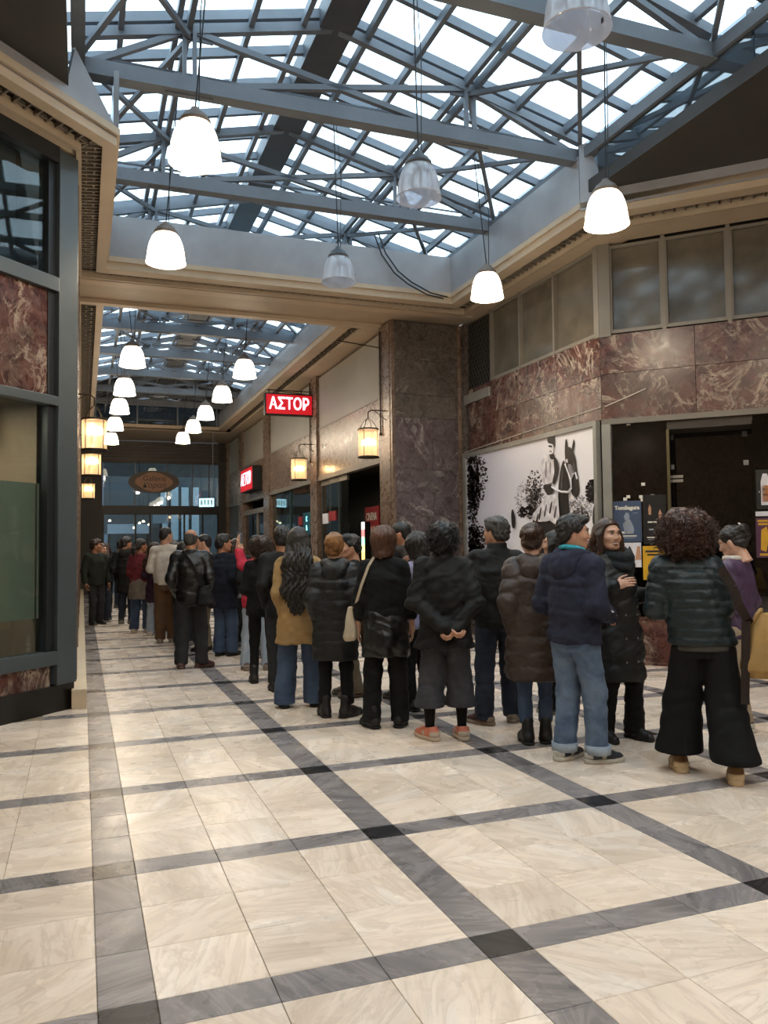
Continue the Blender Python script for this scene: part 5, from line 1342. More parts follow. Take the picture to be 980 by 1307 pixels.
def person(label, pos, ang, H=1.70, fem=False, skin='a', feet=None, arms=('down', 'down'), head=(0, 0), hair=('short', 'dark'), top=None, legs=None, shoes=('sneaker', '#222222', '#dddddd'),
           res=None, scarf=None, hood=None, group='people waiting in the queue', seed=0, face=False, curl=.55, lean=(0, 0), foot_rot=(0, 0), smile=False, glasses=False, shoulder=1.0, headscale=1.03, sleeve=1.0, skirt=None, gaze=0):
    x, y = pos; az = math.atan2(x, y); rz = -(az+R(ang)); depth = math.hypot(x, y)
    root = empty('person', (x, y, 0), rz); tag(root, label, 'person', group)
    h = res or (.0105 if depth < 7.6 else .014 if depth < 11 else .019); s = H/1.72; rn = np.random.RandomState(seed)
    hf = .0055 if face else (.0065 if depth < 9 else .009)
    sw = (.150 if fem else .172)*s*shoulder
    feet = feet or ((-.095, -.01), (.095, .02))
    zh, zs_, zn, zc = .885*s, 1.382*s, 1.450*s, 1.607*s
    L_ = np.array([lean[0], lean[1], 0.0])
    # joints
    hip = [np.array([sg*.088*s, 0, zh]) for sg in (-1, 1)]
    ank = [np.array([f[0], f[1], .085]) for f in feet]
    kn = [(hip[i]*.49+ank[i]*.51)+np.array([0, .03, 0]) for i in (0, 1)]
    sho = [np.array([sg*sw, -.012, zs_])+L_ for sg in (-1, 1)]
    elb, wri = [], []
    for i, sg in ((0, -1), (1, 1)):
        p = ARM[arms[i]] if isinstance(arms[i], str) else arms[i]
        e = np.array(p[0])*s; w_ = np.array(p[1])*s
        elb.append(sho[i]+e*np.array([sg, 1, 1])); wri.append(sho[i]+w_*np.array([sg, 1, 1]))
    nb = np.array([0, -.02, zn])+L_; hc = np.array([0, .012, zc])+L_*1.1
    th = (top or {}).get('th', .012)
    HB = np.array([hip[0], hip[1]]).mean(0)
    # --- body, one skin mesh
    b = Vol((-.5, -.45, -.01), (.5, .5, 1.62*s), max(h*1.5, .016))
    A0 = .150*s if fem else .150*s
    b.prof([.80*s, .90*s, 1.05*s, 1.28*s, 1.42*s], [.15*s, .155*s, .122*s, .14*s, .11*s], [.10*s, .105*s, .09*s, .10*s, .07*s], cx=np.array([0, 0, .3*L_[0], .8*L_[0], L_[0]]), cy=np.array([0, 0, .3*L_[1], .8*L_[1], L_[1]])-.005, k=.03)
    for i in (0, 1):
        b.cone(hip[i], kn[i], .078*s, .055*s, .03).cone(kn[i], ank[i], .052*s, .036*s, .02)
        b.cone(sho[i]*.97, elb[i], .045*s, .038*s, .03).cone(elb[i], wri[i], .038*s, .027*s, .02)
        b.cone(ank[i], ank[i]+np.array([0, .03, -.03]), .034, .03, .02)
    b.cone(nb-np.array([0, 0, .05]), nb+np.array([0, .01, .06*s]), .055*s, .05*s, .03)
    parts = [b.mesh()]
    HR = rotz(R(-head[0]))@rotx(R(head[1])); hs = s**.3*headscale
    P, Q = head_mesh(hf, fem); parts.append(((P*hs)@HR.T+hc, Q))
    hands = []
    for i, sg in ((0, -1), (1, 1)):
        d = wri[i]-elb[i]; d /= np.linalg.norm(d); pz = ARM_PALM.get(arms[i] if isinstance(arms[i], str) else 'x', (-sg, 0, 0))
        pz = np.array([pz[0]*(sg if isinstance(arms[i], str) and arms[i] in ARM_PALM else 1), pz[1], pz[2]])
        parts.append(place_hand(wri[i]+d*.015, d, pz, curl, -sg if pz[1] >= 0 or abs(pz[0]) > .5 else sg, .0048 if depth < 7.6 else .007, s*(.95 if fem else 1.03)))
    body = mk('body', parts, SKIN[skin], root)
    # --- face details
    if face:
        for sg in (-1, 1):
            c = HR@(np.array([sg*.031, .079, .012])*hs)+hc
            e = MB().lathe([(0, -.0115), (.006, -.0095), (.0105, -.005), (.0118, 0), (.0105, .005), (.006, .0095), (0, .0115)], 10).build('eye', M_EYE, root, True); e.location = c; e.rotation_euler = (R(head[1]), 0, R(-head[0]))
            ir = MB().lathe([(0, .0), (.0055, -.0003), (.006, -.002), (0, -.003)], 10).build('iris', M_IRIS, e, True); ir.location = (.0, .0112, 0); ir.rotation_euler = (-PI/2, 0, 0)
            pts = [HR@(np.array([sg*xx, yy, zz])*hs)+hc for xx, yy, zz in ((.014, .097, .032), (.03, .093, .0365), (.048, .079, .031))]
            MB().tube(pts, [.0032, .004, .0022], 6).build('eyebrow', HAIR[hair[1]], root, True)
            pts = [HR@(np.array([sg*xx, yy, zz])*hs)+hc for xx, yy, zz in ((.019, .088, .017), (.031, .0925, .0215), (.044, .082, .016))]
            MB().tube(pts, [.0018, .0024, .0016], 5).build('eyelid', HAIR['dark'], root, True)
        if smile:
            v = Vol((-.05, .04, -.1), (.05, .12, -.02), .003)
            v.ell((0, .080, -.0605), (.028, .019, .0105), .004)
            P, Q = v.mesh(); mk('teeth', [((P*hs)@HR.T+hc, Q)], M_TEETH, root)
        lip = [HR@(np.array(p)*hs)+hc for p in ((-.030, .082, -.050), (-.015, .0935, -.0522), (0, .0975, -.0515), (.015, .0935, -.0522), (.030, .082, -.050))]
        MB().tube(lip, [.001, .0042, .0048, .0042, .001], 7).build('upper_lip', M_LIP, root, True)
        lip = [HR@(np.array(p)*hs)+hc for p in ((-.029, .082, -.051), (-.014, .0925, -.0705 if smile else -.0630), (0, .0955, -.0745 if smile else -.0645), (.014, .0925, -.0705 if smile else -.0630), (.029, .082, -.051))]
        MB().tube(lip, [.001, .0045, .0055, .0045, .001], 7).build('lower_lip', M_LIP, root, True)
    if glasses:
        g = MB()
        for sg in (-1, 1):
            ringp = [HR@(np.array([sg*.033+.022*math.cos(a), .102-.006*abs(math.cos(a)), .010+.017*math.sin(a)])*hs)+hc for a in np.linspace(0, 2*PI, 13)]
            g.tube(ringp, .0017, 5); g.tube([HR@(np.array(p)*hs)+hc for p in ((sg*.055, .095, .014), (sg*.079, .03, .016), (sg*.081, -.015, .008))], .0018, 5)
        g.tube([HR@(np.array(p)*hs)+hc for p in ((-.011, .104, .014), (.011, .104, .014))], .0017, 5)
        g.build('glasses', M_BLACKM, root, True)
    # --- hair
    if hair:
        hp = [hair_mesh(hair[0], (.0065 if depth < 8 else .010), seed)]
        if hair[0] == 'afro': hp.append(curls(1500, (.172, .172, .165), (0, -.035, -.005), seed+3))
        if hair[0] == 'curlbob': hp.append(curls(420, (.118, .128, .125), (0, -.022, .0), seed+3))
        mk('hair', [((P*hs)@HR.T+hc, Q) for P, Q in hp], HAIR[hair[1]], root)
    # --- trousers
    lg = dict(kind='straight', mat=None, hip=.092, knee=.068, ankle=.055, hem=.05); lg.update(legs or {})
    v = Vol((-.42, -.36, .0), (.42, .36, 1.06*s), h)
    ft = (.168 if fem else .160)*s
    v.prof([.78*s, .86*s, .93*s, 1.02*s], [ft*.98, ft*1.02, ft*.98, ft*.86], [.112*s, .120*s, .115*s, .10*s], cy=-.008, k=.03, pw=2.2)
    for i in (0, 1):
        hem = np.array([ank[i][0], ank[i][1]-.02, lg['hem']])
        v.cone(hip[i]+np.array([0, -.005, -.02]), kn[i], lg['hip']*s, lg['knee']*s, .025).cone(kn[i], hem, lg['knee']*s, lg['ankle'], .03)
    v.noise(.004, 15, seed+11); v.crease(.0062, 22, seed+12, 1.7)
    v.cut(lambda X, Y, Z: lg['hem']-Z+0*X+0*Y, .004)
    tr = mk('trousers', [v.mesh()], lg['mat'], root)
    if lg.get('cuff'):
        for i in (0, 1):
            c = ank[i]; MB().lathe([(lg['ankle']*1.0, lg['hem']-.005), (lg['ankle']*1.2, lg['hem']-.005), (lg['ankle']*1.24, lg['hem']+.055), (lg['ankle']*1.0, lg['hem']+.055)], 18, c[0], c[1]-.015).build('cuff', lg['cuff'], tr, True)
    if lg.get('sock'):
        for i in (0, 1): MB().lathe([(.038, .05), (.037, .12), (.046, .24), (.05, .32)], 16, ank[i][0], ank[i][1]-.01).build('sock', lg['sock'], root, True)
    for i in (0, 1): shoe(*shoes, root, (ank[i][0], ank[i][1]-.01, 0), R(foot_rot[i])+(.12 if i == 0 else -.12))
    # --- upper garment
    t = dict(kind='jacket', mat=None, hem=.78, th=.02, quilt=None, flare=0.0, boxy=0.0, collar=.0, folds=.006, cuffs=True, hipw=0.0); t.update(top or {})
    th = t['th']; q = t['quilt']; hz = t['hem']*s
    v = Vol((-.56, -.46, max(0, hz-.05)), (.56, .56, 1.62*s), h)
    wa, ca = (.128, .148) if fem else (.142, .156)
    zz = [hz, .80*s, .90*s, 1.06*s, 1.28*s, 1.385*s, 1.44*s]
    hw = (.168 if fem else .158)+t['hipw']
    AA = [hw+t['flare'], hw+t['flare']*.5, hw*.98, wa+t['boxy'], ca+t['boxy']*.3, .122, .058]
    BB = [.118+t['flare']*.7, .118+t['flare']*.4, .118, .100+t['boxy']*.7, .118+t['boxy']*.3, .086, .060]
    if hz > .80*s:
        keep = [k for k in range(len(zz)) if k == 0 or zz[k] > hz+.02]
        zi = [.60*s, .80*s, .90*s, 1.06*s, 1.28*s, 1.385*s, 1.44*s]
        A2 = [np.interp(hz, zi, AA)] + [AA[k] for k in keep[1:]]; B2 = [np.interp(hz, zi, BB)] + [BB[k] for k in keep[1:]]
        zz = [hz] + [zz[k] for k in keep[1:]]; AA, BB = A2, B2
    lz = np.interp(zz, [.85*s, 1.4*s], [0, 1])
    v.prof(zz, [a*s+th for a in AA], [b_*s+th for b_ in BB], cx=lz*L_[0], cy=lz*L_[1]-.006, k=.035, pw=2.35, quilt=q, fold=(t.get('pleat', .004), 7, rn.rand()*6, 1.1*s))
    for i in (0, 1):
        r0, r1, r2 = .053*s+th*.9, .045*s+th*.9, .036*s+th*.75
        v.cone(nb+np.array([0, 0, -.035]), sho[i]+np.array([0, 0, -.004]), .050*s+th*.35, r0*.95, .045)
        end = elb[i]+(wri[i]-elb[i])*(1.0 if sleeve >= 1 else max(0.02, (sleeve-.5)*2))
        v.cone(sho[i], elb[i], r0, r1, .03, quilt=q).cone(elb[i], end, r1, r2, .02, quilt=q)
    if t['collar']: v.cone(nb+np.array([0, .005, -.01]), nb+np.array([0, .012, t['collar']]), .072*s+th*.6, .066*s+th*.6, .02)
    if not q: v.noise(t['folds'], 14, seed+21); v.crease(t['folds']*1.25, 20, seed+22, 1.5)
    else: v.noise(.004, 26, seed+21); v.crease(.0035, 34, seed+22, 1.6)
    if t['collar']: v.cut(lambda X, Y, Z: Z-(nb[2]+t['collar'])+0*X+0*Y, .006)
    jk = mk(t['kind'], [v.mesh()], t['mat'], root)
    if hood:
        v = Vol((-.26, -.32, 1.15*s), (.26, .2, 1.62*s), h)
        v.cone((-.085*s, -.05, 1.44*s), (.085*s, -.05, 1.44*s), .05, .05, .04).ell((0, -.125+L_[1], 1.375*s), (.115*s, .055, .10*s), .05).cone((-.10*s, .02, 1.45*s), (-.06*s, -.08, 1.45*s), .036, .045, .03).cone((.10*s, .02, 1.45*s), (.06*s, -.08, 1.45*s), .036, .045, .03)
        v.noise(.006, 22, seed+31); v.crease(.006, 24, seed+32); mk('hood', [v.mesh()], hood, jk)
    if scarf:
        v = Vol((-.26, -.24, 1.2*s), (.26, .3, 1.62*s), h)
        for k in range(14):
            a0, a1 = k/14*2*PI, (k+1)/14*2*PI; f = lambda a: np.array([.088*math.cos(a), .075*math.sin(a)+.005, 1.455*s-.028*math.sin(a)])
            v.cone(f(a0), f(a1), .043, .043, .015)
        for k in range(10):
            a0, a1 = PI*.05+k/10*PI*.9, PI*.05+(k+1)/10*PI*.9; f = lambda a: np.array([.10*math.cos(a), .10*math.sin(a), 1.415*s-.06*math.sin(a)])
            v.cone(f(a0), f(a1), .036, .036, .012)
        v.noise(.005, 30, seed+41); v.crease(.006, 36, seed+42); mk('scarf', [v.mesh()], scarf, root)
    if skirt:                                     # a jacket tied round the waist
        v = Vol((-.4, -.36, .45*s), (.4, .36, 1.1*s), h)
        v.prof([skirt[1]*s, .70*s, .86*s, .96*s, 1.0*s], [.205*s, .215*s, .20*s, .175*s, .165*s], [.15*s, .165*s, .155*s, .14*s, .128*s], cy=-.015, k=.02, fold=(.014, 6, rn.rand()*6, 1.0*s))
        for sg in (-1, 1): v.cone((sg*.13*s, .02, .97*s), (sg*.02, .15*s, .93*s), .035, .035, .03)
        v.cone((0, .16*s, .93*s), (.03, .17*s, .66*s), .04, .03, .03)
        v.noise(.010, 16, seed+51); v.crease(.010, 24, seed+52); mk('tied_jacket', [v.mesh()], skirt[0], root)
    root['_h'] = H
    return root, dict(hc=hc, HR=HR, hs=hs, wri=wri, elb=elb, sho=sho, s=s, nb=nb, rz=rz)
ARM_PALM = {'down': (-1, 0, 0), 'loose': (-1, 0, 0), 'front': (0, 0, -1), 'clasp': (0, -1, .3), 'phone': (-.4, -.5, .7), 'raise': (0, 1, 0), 'chest': (0, -.9, 0), 'mouth': (-.3, -.8, 0), 'hold': (-1, 0, 0), 'crossed': (0, -1, 0)}
def to_world(info, root, p):
    q = rotz(info['rz'])@np.array(p, float); return (root.location.x+q[0], root.location.y+q[1], q[2])
# ------------------------------------------------------------------ the queue
C_BLK = KM('knit_black', lambda n, c: cloth(n, c), '#0c0b0c'); C_BLK2 = KM('cloth_black', lambda n, c: cloth(n, c), '#0e0d0e')
C_BLKJ = KM('jacket_black', lambda n, c: cloth(n, c, .7), '#111010'); C_LEATHER = KM('leather_black', lambda n, c: puff(n, c, .32), '#0d0d0d')
C_TEAL = KM('puffer_teal', lambda n, c: puff(n, c, .42), '#122024'); C_BROWNP = KM('puffer_brown', lambda n, c: puff(n, c, .5), '#3a2c26')
C_BLKP = KM('puffer_black', lambda n, c: puff(n, c, .5), '#0c0c0d'); C_NAVY = KM('hoodie_navy', lambda n, c: cloth(n, c), '#262839')
C_NAVY2 = KM('jacket_navy', lambda n, c: cloth(n, c), '#161925'); C_CAMEL = KM('coat_camel', lambda n, c: cloth(n, c), '#9a7c52')
C_GREY = KM('trouser_grey', lambda n, c: cloth(n, c), '#38373b'); C_GREYD = KM('trouser_dark', lambda n, c: cloth(n, c), '#2a2a2c')
C_PURPLE = KM('jacket_purple', lambda n, c: puff(n, c, .45), '#4a3550'); C_BEIGE = KM('cloth_beige', lambda n, c: cloth(n, c), '#a08f78')
C_WHITE = KM('knit_white', lambda n, c: cloth(n, c), '#c9c0b4'); C_RED = KM('jacket_pink', lambda n, c: cloth(n, c), '#c2354a'); C_MAROON = KM('knit_maroon', lambda n, c: cloth(n, c, .85, 90, .25, .6), '#6a2730')
C_KHAKI = KM('trouser_khaki', lambda n, c: cloth(n, c), '#7a6b55'); C_BROWN = KM('trouser_brown', lambda n, c: cloth(n, c), '#5d4430'); C_CYAN = KM('collar_cyan', lambda n, c: cloth(n, c), '#3a9fb0')
C_OLIVE = KM('jacket_olive', lambda n, c: cloth(n, c), '#23261f'); C_GJ = KM('tied_grey', lambda n, c: cloth(n, c), '#7d746a'); C_HOODG = KM('hood_grey', lambda n, c: cloth(n, c), '#35302c')
C_SCARF = KM('scarf_dark', lambda n, c: cloth(n, c), '#1e2426'); C_COATD = KM('coat_black', lambda n, c: puff(n, c, .55), '#0e1011')
D_BLUE = KM('denim_blue', lambda n, a, b: denim(n, a, b), '#3a4c66', '#74869c'); D_DARK = KM('denim_dark', lambda n, a, b: denim(n, a, b), '#161c29', '#262f40'); D_MID = KM('denim_mid', lambda n, a, b: denim(n, a, b), '#2c3a52', '#4a5c76')
D_PALE = KM('denim_pale', lambda n, a, b: denim(n, a, b), '#8a97a6', '#b4bec8')

pp = []
def add(*a, **k):
    r = person(*a, **k); pp.append(r); return r
# -- curly haired woman with the tan tote
r1, i1 = add('woman with big curly brown hair, dark teal quilted jacket and wide black trousers', (3.85, 4.30), -8, 1.70, True, 'a', ((-.16, .10), (.15, -.14)),
    ('front', 'hold'), (-12, 0), ('afro', 'curl'), dict(kind='jacket', mat=C_TEAL, hem=.86, th=.028, quilt=(.062, .010), boxy=.03, collar=.05, hipw=.012), dict(mat=C_BLK2, hip=.108, knee=.118, ankle=.15, hem=.13), ('chunky', '#8a6746', '#c9ad86'), seed=1, lean=(-.09, .03))
# ribbed knit hem below the jacket
vk = Vol((-.3, -.26, .8), (.3, .26, .92), .0105); vk.prof([.815, .90], [.187, .185], [.140, .140], cy=-.006)
kn_ = mk('knit_hem', [vk.mesh()], KM('knit_grey', lambda n, c: cloth(n, c, .9, 40, .6), '#4a4540'), r1)
# -- woman in purple
r2, i2 = add('woman in a purple jacket and white collar looking down, white claw clip in her hair', (4.92, 5.12), -70, 1.63, True, 'c', arms=('hold', 'hold'), head=(0, -22), hair=('updo', 'dark'),
    top=dict(mat=C_PURPLE, hem=.80, th=.022, boxy=.03), legs=dict(mat=C_BEIGE, knee=.075, ankle=.075, hem=.06), shoes=('sneaker', '#5b4a44', '#c8c0b0'), seed=2, face=True, glasses=True)
M_CLIP = plain('clip_white', '#d6d0c4', .4)
cl = MB()
for a, b in (((-.03, -.13, .10), (.035, -.15, .05)), ((.035, -.15, .05), (.05, -.13, .07)), ((.05, -.13, .07), (-.012, -.115, .118)), ((-.012, -.115, .118), (-.03, -.13, .10)), ((.0, -.14, .075), (.02, -.12, .095))): 
    cl.tube([i2['HR']@np.array(a)+i2['hc'], i2['HR']@np.array(b)+i2['hc']], .007, 6)
cl.build('hair_clip', M_CLIP, r2)
vk = Vol((-.2, -.2, 1.3), (.2, .2, 1.5), .008)
for k in range(12):
    a0, a1 = k/12*2*PI, (k+1)/12*2*PI; f = lambda a: np.array([.078*math.cos(a), .070*math.sin(a)-.005, 1.395]); vk.cone(f(a0), f(a1), .022, .022, .01)
mk('shirt_collar', [vk.mesh()], C_WHITE, r2)
# -- smiling woman in the long black coat
r3, i3 = add('smiling woman in a long black coat and dark scarf with one hand raised', (3.93, 5.31), 140, 1.70, True, 'c', ((-.13, .02), (.12, -.04)),
    (((.07, -.03, -.27), (.07, .21, -.24)), ((.09, -.02, -.25), (-.06, .17, -.17))), (4, 0), ('long', 'light'), dict(kind='coat', mat=C_COATD, hem=.47, th=.024, flare=.02, folds=.008, quilt=None, boxy=.04), dict(mat=C_BLK2, knee=.07, ankle=.078, hem=.05), ('dress', '#141212', '#141212'), scarf=C_SCARF, seed=3, face=True, smile=True, curl=.5, lean=(.06, -.02))
for zb in (.62, .80, .98): 
    for xb in (-.05, .06):
        bt = MB().lathe([(0, 0), (.008, .001), (.008, .004), (0, .005)], 10).build('button', plain('button_steel', '#9a9a98', .3, .8), r3); bt.location = (xb, .162 if zb > .9 else .160, zb); bt.rotation_euler = (-PI/2, 0, 0)
# -- man in the navy hoodie
r4, i4 = add('man in a navy hooded jacket with cyan lining and faded blue jeans, in profile', (3.26, 4.90), 38, 1.71, False, 'a', ((-.10, .0), (.11, .10)),
    ('hold', 'hold'), (44, -2), ('short', 'dark'), dict(kind='hoodie', mat=C_NAVY, hem=.84, th=.027, boxy=.025, folds=.007, hipw=.012), dict(mat=D_BLUE, hip=.096, knee=.082, ankle=.075, hem=.07, cuff=D_PALE), ('sneaker', '#23252b', '#b3ada2'), hood=C_NAVY, seed=4, face=True, smile=True, foot_rot=(-10, -25), shoulder=1.03)
vk = Vol((-.2, -.2, 1.38), (.2, .2, 1.56), .008)
for k in range(14):
    a0, a1 = k/14*2*PI, (k+1)/14*2*PI; f = lambda a: np.array([.080*math.cos(a), .074*math.sin(a)-.01, 1.485-.02*math.sin(a)]); vk.cone(f(a0), f(a1), .017, .017, .01)
mk('collar_lining', [vk.mesh()], C_CYAN, r4)
# printed mark on the sleeve
e, w_ = i4['elb'][1], i4['wri'][1]
sl = MB()
for k in range(5):
    a = e+(w_-e)*(.12+k*.13)+np.array([.062, -.012, .012]); sl.bar(a, a+(w_-e)*.08+np.array([.003, 0, .004]), .012, .010)
tag(sl.build('sleeve_print', plain('print_white', '#c8c4bc', .5), r4), kind='stuff')
# -- brown puffer woman
r5, i5 = add('woman in a long brown quilted coat and ankle jeans, hair in a low bun', (3.29, 5.50), -8, 1.67, True, 'c', ((-.075, .0), (.075, .03)),
    ('pocket', 'pocket'), (14, -4), ('bun', 'brown'), dict(kind='coat', mat=C_BROWNP, hem=.50, th=.034, quilt=(.115, .014), flare=.012, boxy=.04, hipw=.006), dict(mat=D_MID, hip=.085, knee=.056, ankle=.048, hem=.15), ('ankle', '#151414', '#151414'), hood=C_BROWNP, seed=5)
# -- dark haired woman half hidden behind the brown coat
add('dark haired woman mostly hidden between the brown quilted coat and the navy hoodie', (4.06, 6.38), -60, 1.63, True, 'a', arms=('front', 'front'), head=(-15, 0), hair=('long', 'black'), top=dict(mat=C_BLK, hem=.72, th=.016), legs=dict(mat=C_BLK2), shoes=('sneaker', '#1c1c1c', '#8a857a'), seed=6, face=True)
# -- man in the black jacket
r6, i6 = add('grey haired man with glasses in a black jacket and dark jeans, wine red shoes', (3.36, 6.22), -14, 1.75, False, 'a', ((-.14, -.02), (.13, .06)),
    ('pocket', 'loose'), (-38, 0), ('short', 'grey'), dict(mat=C_BLKJ, hem=.80, th=.024, boxy=.04, collar=.07), dict(mat=D_DARK, hip=.098, knee=.082, ankle=.076, hem=.05), ('sneaker', '#3a1c1c', '#8a7a68'), seed=7, glasses=True, face=True, foot_rot=(35, -10))
# -- woman with orange trainers, hands clasped behind
r7, i7 = add('woman in a black jacket and grey cropped trousers, hands clasped behind, orange trainers', (2.70, 5.88), 4, 1.70, True, 'a', ((-.125, -.02), (.125, .03)),
    (((.085, -.075, -.285), (-.185, -.205, -.478)), ((.105, -.085, -.285), (-.035, -.190, -.475))), (4, 0), ('curlbob', 'black'), dict(mat=C_BLKJ, hem=.74, th=.026, boxy=.055, flare=.03, folds=.009, collar=.04, hipw=.012), dict(mat=C_GREY, hip=.100, knee=.100, ankle=.118, hem=.26, sock=C_BLK), ('sneaker', '#c8745a', '#b8a894'), seed=8, foot_rot=(35, 25), curl=.9)
# -- woman behind, between
add('dark haired woman in a pale lilac top, hand near her face', (2.96, 7.05), -35, 1.63, True, 'c', arms=('mouth', 'down'), head=(0, -8), hair=('bob', 'dark'), top=dict(mat=KM('top_pale', lambda n, c: cloth(n, c), '#8b87a0'), hem=.80, th=.012), legs=dict(mat=C_BLK2), shoes=('dress', '#161414', '#161414'), seed=9)
# -- woman with the leather jacket round her waist
r8, i8 = add('auburn bobbed woman in black with a leather jacket tied round her waist', (2.42, 6.48), 2, 1.68, True, 'c', ((-.12, -.02), (.12, .02)),
    ('loose', 'loose'), (8, 0), ('bob', 'auburn'), dict(kind='jumper', mat=C_BLK, hem=.88, th=.014, boxy=.045, folds=.005, hipw=.012), dict(mat=C_BLK2, hip=.092, knee=.080, ankle=.076, hem=.05), ('ankle', '#141212', '#141212'), seed=10, skirt=(C_LEATHER, .62), sleeve=.78, foot_rot=(25, -5))
# -- man with the grey hood looking left
add('young man with cropped dark hair and a grey brown hood, turned towards the cinema doors', (3.03, 7.62), -48, 1.76, False, 'b', arms=('pocket', 'pocket'), head=(-32, 0), hair=('crop', 'black'), top=dict(mat=C_BLKJ, hem=.78, th=.022), legs=dict(mat=C_GREYD), shoes=('sneaker', '#2a241f', '#4a4038'), hood=C_HOODG, seed=11, face=True)
add('young man with dark fringe facing across the queue in khaki trousers', (2.60, 7.95), -100, 1.63, False, 'a', arms=('front', 'front'), head=(-6, -4), hair=('short', 'black'), top=dict(mat=C_BLK, hem=.80, th=.018), legs=dict(mat=C_KHAKI, ankle=.07), shoes=('sneaker', '#4a3426', '#6a5a48'), seed=12, face=True)
# -- blonde bun, black puffer
r11, i11 = add('woman with blonde pinned up hair in a long black quilted coat and ankle boots', (2.15, 7.05), 2, 1.63, True, 'c', ((-.10, .02), (.11, -.02)),
    ('pocket', 'pocket'), (5, 0), ('updo', 'blonde'), dict(kind='coat', mat=C_BLKP, hem=.54, th=.032, quilt=(.09, .010), boxy=.045, hipw=.006), dict(mat=C_BLK2, hip=.09, knee=.062, ankle=.055, hem=.12), ('boot', '#1c1414', '#141010'), hood=C_BLKP, seed=13, foot_rot=(10, -35))
# -- long hair, camel coat
r12, i12 = add('woman with very long dark wavy hair, camel coat and blue jeans', (1.96, 7.62), 0, 1.70, True, 'a', ((-.145, .0), (.145, .03)),
    ('pocket', 'pocket'), (4, 0), ('verylong', 'dark'), dict(kind='coat', mat=C_CAMEL, hem=.62, th=.022, flare=.035, boxy=.04, folds=.006), dict(mat=D_MID, hip=.095, knee=.088, ankle=.098, hem=.035), ('dress', '#191614', '#191614'), seed=14)
add('man with dark tousled hair in black, half hidden by the long haired woman', (2.02, 8.55), -10, 1.74, False, 'b', arms=('pocket', 'pocket'), hair=('short', 'dark'), top=dict(mat=C_BLKJ, hem=.78, th=.02), legs=dict(mat=C_GREYD), shoes=('dress', '#161414', '#161414'), seed=15)
# -- curly short hair, all black
r14, i14 = add('woman with short curly brown hair in black jumper and slim black trousers', (1.94, 9.18), 0, 1.64, True, 'a', ((-.105, .0), (.105, .02)),
    ('front', 'loose'), (4, 0), ('curlbob', 'brown'), dict(kind='jumper', mat=C_BLK, hem=.80, th=.016, boxy=.03, hipw=.004), dict(mat=C_BLK2, hip=.085, knee=.058, ankle=.048, hem=.10), ('ankle', '#151313', '#151313'), seed=16)
# -- pink jacket, taking a picture
r15, i15 = add('woman in a coral pink jacket and pale jeans raising a phone overhead', (2.06, 10.15), -4, 1.62, True, 'c', ((-.13, .02), (.13, -.02)),
    (((.03, .14, .02), (.07, .20, .27)), 'loose'), (0, 8), ('short', 'dark'), dict(mat=C_RED, hem=.82, th=.02, boxy=.03), dict(mat=D_PALE, knee=.075, ankle=.075, hem=.05), ('sneaker', '#4a3430', '#8a7a6a'), seed=17)
# -- navy jacket, glasses
r16, i16 = add('dark haired man with glasses in a navy hip length jacket and blue jeans, half turned', (1.90, 11.65), 35, 1.71, False, 'b', ((-.07, .0), (.11, .05)),
    ('pocket', 'pocket'), (40, 0), ('short', 'black'), dict(mat=C_NAVY2, hem=.68, th=.03, boxy=.07, flare=.03), dict(mat=D_MID, knee=.085, ankle=.085, hem=.05), ('dress', '#151413', '#151413'), seed=18, glasses=True)
add('man with short dark hair and a pale shirt looking back along the queue', (1.72, 12.35), -60, 1.73, False, 'a', arms=('pocket', 'pocket'), head=(-25, 0), hair=('crop', 'black'), top=dict(kind='shirt', mat=C_WHITE, hem=.80, th=.012), legs=dict(mat=C_KHAKI, ankle=.075), shoes=('dress', '#1c1a18', '#1c1a18'), seed=19)
add('woman with glasses and brown hair in a grey top behind the navy jacket', (2.24, 12.5), 120, 1.66, True, 'c', arms=('crossed', 'crossed'), head=(20, 0), hair=('long', 'brown'), top=dict(mat=KM('top_grey', lambda n, c: cloth(n, c), '#6a6460'), hem=.8, th=.014), legs=dict(mat=C_BLK2), shoes=('sneaker', '#202020', '#807a70'), seed=20)
add('man in a black jacket beside the navy jacket, seen from behind', (2.28, 11.2), 8, 1.68, False, 'a', arms=('pocket', 'pocket'), hair=('short', 'dark'), top=dict(mat=C_BLKJ, hem=.78, th=.022), legs=dict(mat=C_BLK2), shoes=('dress', '#131212', '#131212'), seed=21)
# -- bald crown, black leather jacket
r17, i17 = add('balding man in a black leather jacket and charcoal trousers, wine red shoes', (1.32, 10.65), 6, 1.77, False, 'b', ((-.13, .0), (.13, .06)),
    ('pocket', 'pocket'), (12, 0), ('bald', 'grey'), dict(mat=C_LEATHER, hem=.82, th=.026, boxy=.05, folds=.007, collar=.03), dict(mat=C_GREYD, hip=.10, knee=.088, ankle=.085, hem=.05), ('sneaker', '#4a1e1e', '#5a4038'), seed=22, foot_rot=(0, -45))
